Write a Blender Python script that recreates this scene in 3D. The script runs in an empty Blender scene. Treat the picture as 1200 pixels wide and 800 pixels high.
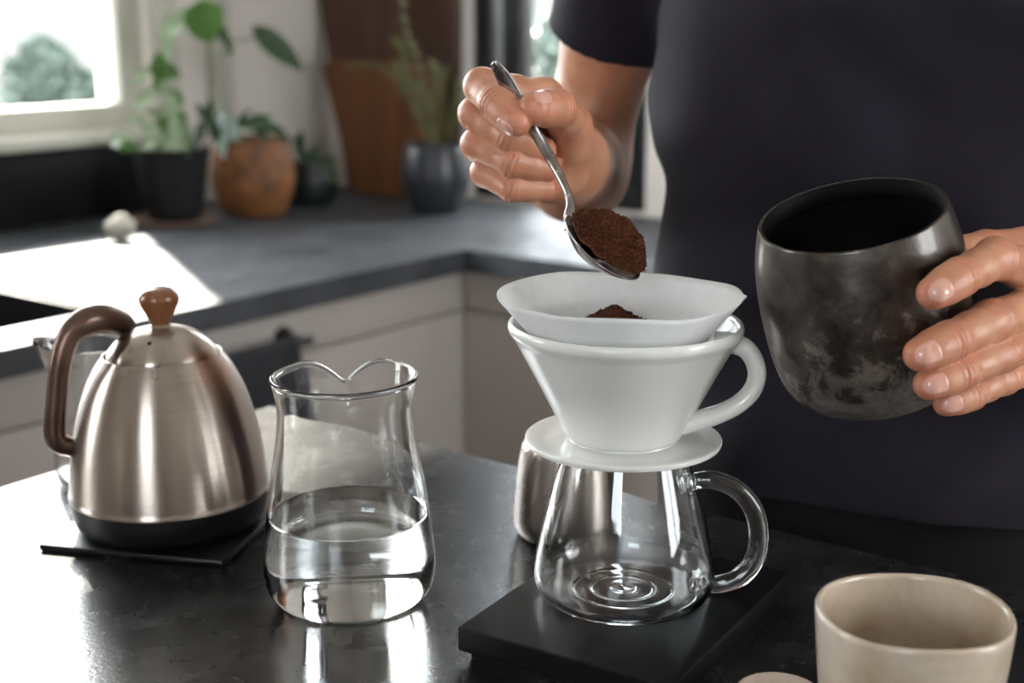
import bpy, bmesh, math, random
import numpy as np
from mathutils import Vector, Matrix, Euler

# ------------------------------------------------------------------ camera, world, lights
sc = bpy.context.scene
COL = sc.collection
PI = math.pi
F, PITCH, CAM_H = 1560.0, math.radians(13.6), 0.324
cp, sp = math.cos(PITCH), math.sin(PITCH)
cam_data = bpy.data.cameras.new('camera')
cam = bpy.data.objects.new('camera', cam_data)
COL.objects.link(cam)
cam.location = (0, 0, CAM_H)
cam.rotation_euler = (PI / 2 - PITCH, 0, 0)
cam_data.sensor_width = 36
cam_data.lens = 36 * F / 1200
cam_data.clip_start = 0.02
cam_data.dof.use_dof = True
cam_data.dof.focus_distance = 0.70
cam_data.dof.aperture_fstop = 6.3
sc.camera = cam
sc.view_settings.view_transform = 'Standard'
sc.view_settings.look = 'None'
sc.view_settings.exposure = 0.88
sc.view_settings.gamma = 1
sc.view_settings.use_curve_mapping = False
sc.cycles.use_denoising = True
sc.cycles.max_bounces = 14
sc.cycles.transmission_bounces = 14
sc.cycles.transparent_max_bounces = 16
sc.cycles.diffuse_bounces = 4
sc.cycles.glossy_bounces = 6
sc.cycles.sample_clamp_indirect = 12
sc.cycles.blur_glossy = 0.3

WORLD = 9.0
SUN = 13.0
world = bpy.data.worlds.new('sky')
sc.world = world
world.use_nodes = True
wn = world.node_tree.nodes
bg = wn['Background']
tc = wn.new('ShaderNodeTexCoord')
nz = wn.new('ShaderNodeTexNoise'); nz.inputs['Scale'].default_value = 2.2; nz.inputs['Detail'].default_value = 3
rp = wn.new('ShaderNodeValToRGB')
rp.color_ramp.elements[0].position = 0.35; rp.color_ramp.elements[0].color = (0.80, 0.88, 1.0, 1)
rp.color_ramp.elements[1].position = 0.65; rp.color_ramp.elements[1].color = (1.0, 0.99, 0.97, 1)
world.node_tree.links.new(tc.outputs['Generated'], nz.inputs['Vector'])
world.node_tree.links.new(nz.outputs['Fac'], rp.inputs['Fac'])
world.node_tree.links.new(rp.outputs['Color'], bg.inputs['Color'])
bg.inputs['Strength'].default_value = WORLD

# room frame: origin at the inner corner of the worktop, x' to the right along the back wall, y' away along the window wall
C0 = Vector((-.089, 2.49, 0))
NX = Vector((.7986, -.6018, 0)); DY = Vector((.6018, .7986, 0))
ROOM = Matrix(((NX.x, DY.x, 0, C0.x), (NX.y, DY.y, 0, C0.y), (0, 0, 1, 0), (0, 0, 0, 1)))
def rm(x, y, z): return ROOM @ Vector((x, y, z))

sun_data = bpy.data.lights.new('sun', 'SUN'); sun_data.energy = SUN; sun_data.angle = math.radians(1.2)
sun_data.color = (1.0, .93, .84)
sun = bpy.data.objects.new('sun', sun_data); COL.objects.link(sun)
sd = (NX * 1.0 + DY * -.56 + Vector((0, 0, -.685))).normalized()
sun.rotation_euler = sd.to_track_quat('-Z', 'Y').to_euler()

# windows: (wall, a0, a1, z0, z1); left wall x'=-.82, back wall y'=.58, near wall y'=-3.7
WL, WB, WN, WR = -.93, .58, -3.9, 3.3
FLOOR, CEIL = -.95, 1.55
LEFT_WINDOWS = [(-1.42, .025, .085, 1.40), (-3.1, -2.4, .1, 1.25)]
RIGHT_WINDOW = (-1.15, -.15, .0, 1.25)
BACK_WINDOW = (-.47, .042, -.097, 1.15)
NEAR_WINDOW = (1.7, 2.6, .35, 1.2)
def portal(center, normal, sx, sy):
    d = bpy.data.lights.new('window_portal', 'AREA'); d.shape = 'RECTANGLE'; d.size = sx; d.size_y = sy
    d.cycles.is_portal = True
    o = bpy.data.objects.new('window_portal', d); COL.objects.link(o)
    o.location = center; o.rotation_euler = normal.to_track_quat('-Z', 'Z').to_euler()
for (a0, a1, z0, z1) in LEFT_WINDOWS:
    portal(rm(WL - .1, (a0 + a1) / 2, (z0 + z1) / 2), NX, a1 - a0, z1 - z0)
portal(rm((BACK_WINDOW[0] + BACK_WINDOW[1]) / 2, WB + .1, .54), -DY, .45, 1.22)
portal(rm(WR + .1, (RIGHT_WINDOW[0] + RIGHT_WINDOW[1]) / 2, .62), -NX, 1.0, 1.25)
portal(rm((NEAR_WINDOW[0] + NEAR_WINDOW[1]) / 2, WN - .1, .65), DY, .9, .85)

# ------------------------------------------------------------------ helpers
def at(px, py, Y):
    """world point seen at pixel (px, py) at the horizontal distance Y in front of the camera"""
    u = py - 400
    h = F * cp - u * sp
    s = Y / h
    return Vector(((px - 600) * s, Y, CAM_H - (F * sp + u * cp) * s))

def link(name, me, mat=None, parent=None):
    o = bpy.data.objects.new(name, me); COL.objects.link(o)
    if mat is not None: me.materials.append(mat)
    if parent is not None: o.parent = parent
    return o
def root(name, label, cat, loc=(0, 0, 0), rot=(0, 0, 0), group=None):
    o = bpy.data.objects.new(name, None); COL.objects.link(o)
    o.empty_display_size = .02
    o.location = loc; o.rotation_euler = rot
    o['label'] = label; o['category'] = cat
    if group: o['group'] = group
    return o
def tag(o, label, cat, group=None, kind=None):
    o['label'] = label; o['category'] = cat
    if group: o['group'] = group
    if kind: o['kind'] = kind
    return o
def from_bm(bm, name, mat=None, parent=None, smooth=True, angle=None):
    me = bpy.data.meshes.new(name)
    bm.normal_update()
    if angle is not None:
        for e in bm.edges:
            if len(e.link_faces) == 2 and e.calc_face_angle(0) > angle: e.smooth = False
    for f in bm.faces: f.smooth = smooth
    bm.to_mesh(me); bm.free()
    return link(name, me, mat, parent)
def box(bm, x0, x1, y0, y1, z0, z1, bev=0.0, seg=2):
    r = bmesh.ops.create_cube(bm, size=1)
    vs = r['verts']
    for v in vs:
        v.co = Vector(((x0 + x1) / 2 + v.co.x * (x1 - x0), (y0 + y1) / 2 + v.co.y * (y1 - y0), (z0 + z1) / 2 + v.co.z * (z1 - z0)))
    if bev:
        es = list({e for v in vs for e in v.link_edges})
        bmesh.ops.bevel(bm, geom=es, offset=bev, segments=seg, profile=.5, affect='EDGES')
def box_obj(name, b, mat, parent=None, bev=0.0, room=False, seg=2):
    bm = bmesh.new(); box(bm, *b, bev=bev, seg=seg)
    o = from_bm(bm, name, mat, parent, smooth=bool(bev), angle=.6)
    if room: o.matrix_world = ROOM
    return o
def structure(o): o['kind'] = 'structure'; return o

def smooth_profile(pts, n=6):
    """Catmull-Rom through the points; a point with a third value 'c' stays a corner"""
    out = []
    P = [np.array(p[:2], float) for p in pts]
    corner = [len(p) > 2 for p in pts]
    for i in range(len(P) - 1):
        p1, p2 = P[i], P[i + 1]
        p0 = P[i - 1] if i > 0 and not corner[i] else 2 * p1 - p2
        p3 = P[i + 2] if i + 2 < len(P) and not corner[i + 1] else 2 * p2 - p1
        for k in range(n):
            t = k / n
            out.append(tuple(.5 * ((2 * p1) + (-p0 + p2) * t + (2 * p0 - 5 * p1 + 4 * p2 - p3) * t * t + (-p0 + 3 * p1 - 3 * p2 + p3) * t ** 3)))
    out.append(tuple(P[-1]))
    return [(max(0, a), b) for a, b in out]
def lathe(prof, seg=72, warp=None, bm=None):
    """prof: list of (r, z); r==0 ends become poles"""
    bm = bm or bmesh.new()
    rings = []
    for r, z in prof:
        if r < 1e-6:
            rings.append([bm.verts.new((0, 0, z))])
        else:
            ring = []
            for k in range(seg):
                a = 2 * PI * k / seg
                rr, zz = (r, z) if warp is None else warp(r, z, a)
                ring.append(bm.verts.new((rr * math.cos(a), rr * math.sin(a), zz)))
            rings.append(ring)
    for A, B in zip(rings, rings[1:]):
        if len(A) == 1 and len(B) == 1: continue
        for k in range(seg):
            k2 = (k + 1) % seg
            if len(A) == 1: bm.faces.new((A[0], B[k2], B[k]))
            elif len(B) == 1: bm.faces.new((A[k], A[k2], B[0]))
            else: bm.faces.new((A[k], A[k2], B[k2], B[k]))
    return bm
def catmull(pts, n):
    P = [np.array(p, float) for p in pts]
    P = [2 * P[0] - P[1]] + P + [2 * P[-1] - P[-2]]
    out = []
    for i in range(1, len(P) - 2):
        p0, p1, p2, p3 = P[i - 1:i + 3]
        for k in range(n):
            t = k / n
            out.append(.5 * ((2 * p1) + (-p0 + p2) * t + (2 * p0 - 5 * p1 + 4 * p2 - p3) * t * t + (-p0 + 3 * p1 - 3 * p2 + p3) * t ** 3))
    out.append(P[-2])
    return out
def tube(path, radii, seg=16, n=8, up=(0, 1, 0), bm=None, cap=True):
    """swept tube; radii: list per control point of r or (r_side, r_up); up: reference direction for the second radius"""
    bm = bm or bmesh.new()
    rad = [(r, r) if not isinstance(r, (tuple, list)) else tuple(r) for r in radii]
    pts = catmull([tuple(p) for p in path], n)
    rr = catmull(rad, n)
    up = Vector(up)
    rings = []
    for i, p in enumerate(pts):
        a = Vector(pts[max(0, i - 1)]); b = Vector(pts[min(len(pts) - 1, i + 1)])
        t = (b - a).normalized()
        s = t.cross(up).normalized(); u = s.cross(t).normalized()
        rings.append([bm.verts.new(Vector(p) + s * (math.cos(2 * PI * k / seg) * rr[i][0]) + u * (math.sin(2 * PI * k / seg) * rr[i][1])) for k in range(seg)])
    for A, B in zip(rings, rings[1:]):
        for k in range(seg):
            k2 = (k + 1) % seg
            bm.faces.new((A[k], A[k2], B[k2], B[k]))
    if cap:
        bm.faces.new(list(reversed(rings[0]))); bm.faces.new(rings[-1])
    bmesh.ops.recalc_face_normals(bm, faces=bm.faces)
    return bm

# ------------------------------------------------------------------ materials
class NT:
    def __init__(s, name):
        s.m = bpy.data.materials.new(name); s.m.use_nodes = True
        s.n = s.m.node_tree.nodes; s.l = s.m.node_tree.links
        s.b = s.n['Principled BSDF']; s.out = s.n['Material Output']
    def node(s, t, **kw):
        x = s.n.new(t)
        for k, v in kw.items():
            if k in x.inputs.keys(): x.inputs[k].default_value = v
            else: setattr(x, k, v)
        return x
    def set(s, **kw):
        for k, v in kw.items():
            s.b.inputs[k.replace('_', ' ')].default_value = v
        return s
    def coords(s, scale=(1, 1, 1), kind='Object'):
        t = s.node('ShaderNodeTexCoord'); m = s.node('ShaderNodeMapping'); m.inputs['Scale'].default_value = scale
        s.l.new(t.outputs[kind], m.inputs['Vector']); return m.outputs['Vector']
    def noise(s, scale, detail=4, rough=.5, vec=None, dist=0):
        x = s.node('ShaderNodeTexNoise'); x.inputs['Scale'].default_value = scale; x.inputs['Detail'].default_value = detail
        x.inputs['Roughness'].default_value = rough; x.inputs['Distortion'].default_value = dist
        s.l.new(vec if vec is not None else s.coords(), x.inputs['Vector']); return x.outputs['Fac']
    def ramp(s, fac, stops):
        x = s.node('ShaderNodeValToRGB'); cr = x.color_ramp
        while len(cr.elements) < len(stops): cr.elements.new(.5)
        for e, (p, c) in zip(cr.elements, stops):
            e.position = p; e.color = (c, c, c, 1) if isinstance(c, (int, float)) else (*c, 1)
        s.l.new(fac, x.inputs['Fac']); return x.outputs['Color']
    def to(s, sock, name): s.l.new(sock, s.b.inputs[name]); return s
    def bump(s, fac, strength=.3, dist=.001):
        x = s.node('ShaderNodeBump'); x.inputs['Strength'].default_value = strength; x.inputs['Distance'].default_value = dist
        s.l.new(fac, x.inputs['Height']); s.l.new(x.outputs['Normal'], s.b.inputs['Normal']); return s
def C(r, g, b): return (r, g, b, 1)
def plain(name, col, rough=.5, metal=0.0, **kw):
    t = NT(name).set(Base_Color=C(*col), Roughness=rough, Metallic=metal, **kw)
    return t.m
def mottled(name, c1, c2, scale, rough=(.4, .6), detail=5, bump=0.0, bdist=.001, bscale=None, **kw):
    t = NT(name).set(**kw); v = t.coords()
    n = t.noise(scale, detail, .6, v)
    t.to(t.ramp(n, [(.35, c1), (.65, c2)]), 'Base Color')
    t.to(t.ramp(t.noise(scale * 2.3, 3, .5, v), [(.35, rough[0]), (.65, rough[1])]), 'Roughness')
    if bump: t.bump(t.noise(bscale or scale * 6, 3, .6, v), bump, bdist)
    return t.m

def m_table():
    t = NT('dark_stone_table'); v = t.coords()
    n1 = t.noise(14, 6, .62, v, .6); n2 = t.noise(420, 2, .6, v); n3 = t.noise(38, 5, .65, v, .3)
    t.to(t.ramp(n1, [(.36, (.008, .0076, .0076)), (.52, (.016, .0154, .0153)), (.66, (.044, .042, .041))]), 'Base Color')
    t.to(t.ramp(n3, [(.1, .235), (.9, .30)]), 'Roughness')
    t.bump(n2, .28, .0005)
    t.set(**{'Specular_IOR_Level': 1.0})
    return t.m
M = {}
M['table'] = m_table()
M['worktop'] = mottled('dark_worktop', (.030, .034, .041), (.058, .065, .077), 7, (.42, .56), bump=.15, bdist=.0006, bscale=200)
M['cabinet'] = mottled('greige_cabinet', (.38, .345, .32), (.41, .375, .35), 3, (.5, .6))
M['wall'] = mottled('warm_wall_paint', (.66, .61, .57), (.70, .65, .61), 2.5, (.8, .9), bump=.1, bdist=.001, bscale=60)
M['ceiling'] = plain('ceiling_paint', (.75, .74, .72), .9)
M['floor'] = mottled('floor_boards', (.10, .07, .05), (.16, .11, .08), 4, (.4, .6))
M['white_frame'] = plain('white_window_paint', (.52, .52, .45), .45)
M['black_frame'] = plain('black_window_paint', (.012, .013, .014), .4)
M['splash'] = mottled('black_backsplash', (.004, .004, .004), (.006, .006, .006), 5, (.55, .7), Specular_IOR_Level=.2)
M['black_plastic'] = plain('black_plastic', (.006, .006, .0065), .36, Specular_IOR_Level=.35)
M['black_metal'] = plain('black_rail_metal', (.012, .012, .013), .35)
def m_scale():
    t = NT('black_scale_top').set(Base_Color=C(.005, .005, .0055), Roughness=.34, Specular_IOR_Level=.22)
    t.bump(t.noise(900, 2, .5), .08, .0003); return t.m
M['scale'] = m_scale()
def m_pane():
    t = NT('window_glass')
    tr = t.node('ShaderNodeBsdfTransparent'); tr.inputs['Color'].default_value = C(.96, .97, .96)
    gl = t.node('ShaderNodeBsdfGlossy'); gl.inputs['Roughness'].default_value = .02
    fr = t.node('ShaderNodeFresnel'); fr.inputs['IOR'].default_value = 1.3
    mx = t.node('ShaderNodeMixShader')
    t.l.new(fr.outputs[0], mx.inputs[0]); t.l.new(tr.outputs[0], mx.inputs[1]); t.l.new(gl.outputs[0], mx.inputs[2])
    t.l.new(mx.outputs[0], t.out.inputs['Surface']); return t.m
M['pane'] = m_pane()
def m_glass(name, ior, col=(1, 1, 1), wav=0.0):
    t = NT(name).set(Base_Color=C(*col), Roughness=0.0, IOR=ior, Transmission_Weight=1.0)
    if wav: t.bump(t.noise(28, 2, .5), wav, .002)
    return t.m
M['glass'] = m_glass('clear_glass', 1.47, (.99, .995, .99), .08)
M['water'] = m_glass('water', 1.33)
def m_steel(name, col, rough, aniso, streak=.25):
    t = NT(name).set(Metallic=1.0, Anisotropic=aniso, Anisotropic_Rotation=.25)
    tg = t.node('ShaderNodeTangent', direction_type='RADIAL', axis='Z'); t.l.new(tg.outputs[0], t.b.inputs['Tangent'])
    v = t.coords((1, 1, 60))
    n = t.noise(14, 3, .6, v)
    t.to(t.ramp(n, [(.3, tuple(c * .9 for c in col)), (.7, col)]), 'Base Color')
    t.to(t.ramp(t.noise(12, 2, .5), [(.0, rough * .8), (1.0, rough * 1.2)]), 'Roughness')
    t.bump(n, .06, .0004)
    return t.m
M['steel'] = m_steel('brushed_steel', (.46, .395, .345), .30, .9)
M['steel_tin'] = m_steel('worn_steel_tin', (.34, .30, .275), .28, .5)
M['polished'] = plain('polished_steel', (.62, .60, .57), .14, 1.0)
def m_spoon():
    t = NT('spoon_steel').set(Metallic=1.0)
    n = t.noise(90, 4, .6)
    t.to(t.ramp(n, [(.35, (.26, .23, .22)), (.7, (.46, .42, .40))]), 'Base Color')
    t.to(t.ramp(n, [(.3, .16), (.7, .3)]), 'Roughness')
    return t.m
M['spoon'] = m_spoon()
def m_grip():
    t = NT('bronze_brown_handle').set(Metallic=.85)
    v = t.coords()
    n = t.noise(30, 4, .6, v)
    t.to(t.ramp(n, [(.3, (.085, .05, .038)), (.7, (.17, .11, .085))]), 'Base Color')
    t.to(t.ramp(n, [(.3, .26), (.7, .36)]), 'Roughness'); return t.m
M['grip'] = m_grip()
def m_wood(name, c1, c2, scale=18, rough=.35, axis=(1, 1, .12), coat=.0):
    t = NT(name).set(Coat_Weight=coat); v = t.coords(axis)
    n = t.noise(scale, 5, .6, v, .8)
    t.to(t.ramp(n, [(.32, c1), (.68, c2)]), 'Base Color'); t.set(Roughness=rough)
    t.bump(n, .12, .0005); return t.m
M['knob'] = m_wood('varnished_wood', (.13, .04, .014), (.26, .095, .033), 60, .28, (1, 1, .25), .5)
M['board'] = m_wood('brown_board', (.055, .017, .004), (.18, .060, .013), 7, .45, (1, 1, .10))
M['board_dark'] = m_wood('dark_board', (.030, .010, .004), (.075, .026, .009), 6, .5, (1, 1, .10))
M['porcelain'] = NT('white_porcelain').set(Base_Color=C(.74, .735, .70), Roughness=.22, Coat_Weight=.4, Coat_Roughness=.08, Subsurface_Weight=.08, Subsurface_Radius=(.004, .004, .003), Subsurface_Scale=1.0).m
def m_paper():
    t = NT('filter_paper')
    n = t.noise(160, 4, .6)
    dif = t.node('ShaderNodeBsdfDiffuse'); tr = t.node('ShaderNodeBsdfTranslucent')
    col = t.ramp(n, [(.3, (.90, .90, .89)), (.7, (.95, .95, .945))])
    t.l.new(col, dif.inputs['Color']); t.l.new(col, tr.inputs['Color'])
    bp = t.node('ShaderNodeBump'); bp.inputs['Strength'].default_value = .25; bp.inputs['Distance'].default_value = .0008
    t.l.new(n, bp.inputs['Height']); t.l.new(bp.outputs[0], dif.inputs['Normal'])
    mx = t.node('ShaderNodeMixShader'); mx.inputs[0].default_value = .30
    t.l.new(dif.outputs[0], mx.inputs[1]); t.l.new(tr.outputs[0], mx.inputs[2]); t.l.new(mx.outputs[0], t.out.inputs['Surface'])
    return t.m
M['paper'] = m_paper()
M['coffee'] = mottled('ground_coffee', (.026, .007, .0025), (.15, .045, .014), 800, (.75, .9), 3, .6, .0006, 900, Specular_IOR_Level=.25)
def m_canister():
    t = NT('tarnished_pewter'); v = t.coords()
    n1 = t.noise(55, 9, .72, v, .5); n2 = t.noise(420, 4, .7, v); n3 = t.noise(18, 4, .5, v)
    mu = t.node('ShaderNodeMath', operation='MULTIPLY'); t.l.new(n1, mu.inputs[0]); sx = t.node('ShaderNodeSeparateXYZ'); t.l.new(v, sx.inputs[0])
    md_ = t.node('ShaderNodeMath', operation='MULTIPLY_ADD'); t.l.new(sx.outputs['Z'], md_.inputs[0]); md_.inputs[1].default_value = -4.5; md_.inputs[2].default_value = .24
    ad = t.node('ShaderNodeMath', operation='ADD'); t.l.new(t.ramp(n3, [(.3, .72), (.7, 1.05)]), ad.inputs[0]); t.l.new(md_.outputs[0], ad.inputs[1])
    t.l.new(ad.outputs[0], mu.inputs[1])
    t.to(t.ramp(mu.outputs[0], [(.30, (.050, .041, .035)), (.47, (.105, .088, .077)), (.53, (.27, .24, .215)), (.66, (.40, .365, .33))]), 'Base Color')
    t.to(t.ramp(n1, [(.35, .34), (.65, .52)]), 'Roughness')
    t.set(Metallic=.9, Coat_Weight=.4, Coat_Roughness=.18, Coat_IOR=1.7); t.bump(n2, .5, .0005); return t.m
M['canister'] = m_canister()
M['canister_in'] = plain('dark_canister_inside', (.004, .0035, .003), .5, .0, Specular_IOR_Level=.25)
def m_cup():
    t = NT('cream_stoneware').set(Coat_Weight=.5, Coat_Roughness=.1); v = t.coords()
    n = t.noise(22, 5, .6, v, .5)
    t.to(t.ramp(n, [(.32, (.42, .31, .215)), (.66, (.64, .55, .45))]), 'Base Color')
    t.set(Roughness=.3); t.bump(t.noise(45, 3, .5, v), .12, .001); return t.m
M['cup'] = m_cup()
M['dish'] = mottled('beige_stoneware', (.42, .33, .26), (.50, .40, .32), 25, (.4, .5))
def m_cloth(name, col, col2, scale=1400):
    t = NT(name).set(Sheen_Weight=.08, Sheen_Roughness=.5, Roughness=.9, Specular_IOR_Level=.2); v = t.coords()
    t.to(t.ramp(t.noise(9, 4, .6, v), [(.3, col), (.7, col2)]), 'Base Color')
    t.bump(t.noise(scale, 2, .6, v), .35, .0005); return t.m
M['shirt'] = m_cloth('dark_slate_jersey', (.0120, .0100, .0155), (.0190, .0163, .0250))
M['trousers'] = m_cloth('black_trousers', (.007, .007, .008), (.010, .010, .011))
M['towel'] = m_cloth('dark_grey_towel', (.020, .022, .026), (.03, .032, .037), 500)
M['shoe'] = plain('black_shoe', (.02, .02, .02), .5)
def m_skin():
    t = NT('skin').set(Roughness=.40, Subsurface_Weight=.12, Subsurface_Scale=.006, Coat_Weight=.06, Coat_Roughness=.3)
    t.b.inputs['Subsurface Radius'].default_value = (1.0, .35, .2)
    v = t.coords(); n = t.noise(60, 5, .6, v)
    base = t.ramp(n, [(.3, (.49, .212, .118)), (.7, (.58, .285, .170))])
    a = t.node('ShaderNodeAttribute', attribute_name='flush')
    mx = t.node('ShaderNodeMix', data_type='RGBA'); t.l.new(a.outputs['Fac'], mx.inputs['Factor']); t.l.new(base, mx.inputs[6]); mx.inputs[7].default_value = C(.56, .165, .10)
    t.to(mx.outputs[2], 'Base Color')
    t.bump(t.noise(420, 4, .75, v), .45, .0006); return t.m
M['skin'] = m_skin()
M['nail'] = NT('nail').set(Base_Color=C(.68, .36, .28), Roughness=.22, Coat_Weight=.4, Subsurface_Weight=.1, Subsurface_Scale=.003).m
M['eye'] = plain('eye_white', (.7, .68, .66), .2)
M['iris'] = plain('iris_brown', (.03, .015, .01), .1)
M['hair'] = plain('brown_hair', (.03, .018, .01), .6)
M['pot_black'] = plain('black_pot', (.005, .005, .0055), .5, Specular_IOR_Level=.3)
M['pot_terra'] = mottled('orange_brown_pot', (.10, .036, .010), (.26, .10, .028), 22, (.5, .7), bump=.4, bdist=.003, bscale=40)
M['pot_green'] = plain('dark_green_pot', (.004, .008, .006), .45)
M['pot_grey'] = mottled('slate_blue_pot', (.016, .018, .023), (.028, .031, .038), 14, (.3, .4))
M['soil'] = mottled('soil', (.02, .012, .008), (.05, .03, .02), 60, (.9, 1))
M['saucer'] = plain('brown_saucer', (.16, .10, .08), .4)
M['pebble'] = mottled('pale_stone', (.34, .32, .27), (.5, .47, .40), 20, (.7, .8))
def m_leaf(name, c1, c2, scale=14):
    t = NT(name).set(Roughness=.30); v = t.coords()
    t.to(t.ramp(t.noise(scale, 3, .6, v), [(.46, c1), (.62, c2)]), 'Base Color')
    t.set(Transmission_Weight=0.0, Subsurface_Weight=.15, Subsurface_Scale=.01); return t.m
M['leaf_var'] = m_leaf('variegated_leaf', (.05, .13, .025), (.68, .76, .60), 60)
M['leaf_green'] = m_leaf('fresh_green_leaf', (.030, .095, .010), (.075, .18, .020), 30)
M['leaf_dark'] = m_leaf('dark_green_leaf', (.020, .05, .018), (.04, .085, .03), 12)
M['leaf_pale'] = m_leaf('blue_grey_leaf', (.12, .19, .16), (.45, .55, .50), 50)
M['leaf_olive'] = m_leaf('olive_leaf', (.045, .052, .012), (.12, .125, .032), 20)
M['stem'] = plain('green_stem', (.10, .13, .05), .6)
M['ground'] = mottled('pale_gravel', (.5, .5, .48), (.6, .6, .58), .5, (.9, 1))
M['bark'] = plain('bark', (.06, .045, .035), .9)
M['leaf_out'] = m_leaf('garden_leaf', (.025, .045, .035), (.05, .08, .065), 3)
M['render_grey'] = mottled('grey_garden_wall', (.070, .070, .066), (.10, .098, .092), 1.5, (.9, 1))

# ------------------------------------------------------------------ the room
def wall_with_holes(name, axis, pos, thick, a0, a1, holes, mat, parent=None):
    """axis 'x': wall at x'=pos running along y'; axis 'y': wall at y'=pos running along x'."""
    bm = bmesh.new()
    def add(u0, u1, z0, z1):
        if u1 - u0 < 1e-4 or z1 - z0 < 1e-4: return
        p0, p1 = min(pos, pos + thick), max(pos, pos + thick)
        if axis == 'x': box(bm, p0, p1, u0, u1, z0, z1)
        else: box(bm, u0, u1, p0, p1, z0, z1)
    u = a0
    for (h0, h1, z0, z1) in sorted(holes):
        add(u, h0, FLOOR, CEIL); add(h0, h1, FLOOR, z0); add(h0, h1, z1, CEIL); u = h1
    add(u, a1, FLOOR, CEIL)
    o = from_bm(bm, name, mat, parent, smooth=False)
    o.matrix_world = ROOM
    return structure(o)
wall_with_holes('wall_left', 'x', WL, -.2, WN - .2, WB + .2, LEFT_WINDOWS, M['wall'])
wall_with_holes('wall_back', 'y', WB, .2, WL, WR + .2, [BACK_WINDOW], M['wall'])
wall_with_holes('wall_near', 'y', WN, -.2, WL, WR + .2, [NEAR_WINDOW], M['wall'])
wall_with_holes('wall_right', 'x', WR, .2, WN, WB, [RIGHT_WINDOW], M['wall'])
structure(box_obj('floor', (WL - .2, WR + .2, WN - .2, WB + .2, FLOOR - .05, FLOOR), M['floor'], room=True))
structure(box_obj('ceiling', (WL - .2, WR + .2, WN - .2, WB + .2, CEIL, CEIL + .05), M['ceiling'], room=True))

def window(name, axis, pos, out, a0, a1, z0, z1, bars, mat, fw=.055, kind_glass=True):
    """frame fills the hole; out = outward sign; bars = positions of vertical mullions"""
    o = bpy.data.objects.new(name, None); COL.objects.link(o); o['kind'] = 'structure'
    o.matrix_world = ROOM
    def bx(nm, u0, u1, zz0, zz1, d0, d1, mt, bev=.004):
        q0, q1 = sorted((pos + out * d0, pos + out * d1))
        b = (q0, q1, u0, u1, zz0, zz1) if axis == 'x' else (u0, u1, q0, q1, zz0, zz1)
        box_obj(nm, b, mt, o, bev)
    bx('frame', a0, a0 + fw, z0, z1, .04, .10, mat); bx('frame', a1 - fw, a1, z0, z1, .04, .10, mat)
    bx('frame', a0 + fw, a1 - fw, z0, z0 + fw, .04, .10, mat); bx('frame', a0 + fw, a1 - fw, z1 - fw, z1, .04, .10, mat)
    for b0, b1 in bars: bx('mullion', b0, b1, z0 + fw, z1 - fw, .04, .10, mat)
    us = [a0 + fw] + [x for b in bars for x in b] + [a1 - fw]
    for k in range(0, len(us), 2):
        bx('pane', us[k], us[k + 1], z0 + fw, z1 - fw, .068, .072, M['pane'], 0)
    return o
w1 = window('window_1', 'x', WL, -1, -1.42, .025, .085, 1.40, [(-.78, -.72)], M['white_frame'], .055)
window('window_2', 'x', WL, -1, -3.1, -2.4, .1, 1.25, [], M['white_frame'])
window('window_3', 'y', WB, 1, *BACK_WINDOW, [(-.385, -.335), (-.050, -.002)], M['black_frame'], .045)
window('window_4', 'y', WN, -1, *NEAR_WINDOW, [], M['white_frame'])
window('window_5', 'x', WR, 1, *RIGHT_WINDOW, [(-.68, -.62)], M['white_frame'])
# casing, sill and the dark splash under the window
structure(box_obj('trim_1', (WL, WL + .02, .040, .092, .078, 1.45), M['white_frame'], room=True, bev=.004))
structure(box_obj('trim_2', (WL, WL + .035, .185, .235, .055, 1.5), M['white_frame'], room=True, bev=.004))
structure(box_obj('trim_3', (WL - .04, WL + .035, -1.55, .105, .058, .084), M['white_frame'], room=True, bev=.004))
structure(box_obj('trim_4', (WL, WL + .015, -3.5, .13, -.1, .056), M['splash'], room=True, bev=.002))

# worktop: three slabs with a sink opening in the left one
wt = root('worktop', 'dark grey stone worktop running along the window wall and round the corner', 'worktop')
wt.matrix_world = ROOM
ZC = -.10
TH = .042
def slab(rects, name='slab'):
    bm = bmesh.new()
    for r in rects: box(bm, *r, ZC - TH, ZC, bev=.0)
    bmesh.ops.remove_doubles(bm, verts=bm.verts, dist=1e-5)
    return from_bm(bm, name, M['worktop'], wt, smooth=False)
SX0, SX1, SY0, SY1 = -.60, -.10, -1.45, -.735
slab([(WL + .001, SX0, -2.6, -.001), (SX1, .0, -2.6, -.001), (SX0, SX1, -2.6, SY0), (SX0, SX1, SY1, -.001)])
slab([(WL + .001, .0, .001, WB - .001)])
slab([(.002, 2.3, -.0, WB - .001)])
sink = root('sink', 'black rectangular sink sunk into the worktop beneath the window', 'sink'); sink.matrix_world = ROOM
bm = bmesh.new()
for b in [(SX0, SX0 + .008, SY0, SY1, -.30, ZC - .004), (SX1 - .008, SX1, SY0, SY1, -.30, ZC - .004), (SX0, SX1, SY0, SY0 + .008, -.30, ZC - .004), (SX0, SX1, SY1 - .008, SY1, -.30, ZC - .004), (SX0, SX1, SY0, SY1, -.308, -.30)]: box(bm, *b)
from_bm(bm, 'basin', M['black_plastic'], sink, smooth=False)
bm = lathe([(0, 0), (.035, 0), (.038, .003), (.03, .004), (0, .002)], 32)
o = from_bm(bm, 'drain', M['polished'], sink); o.location = (-.35, -1.1, -.2995)

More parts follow.
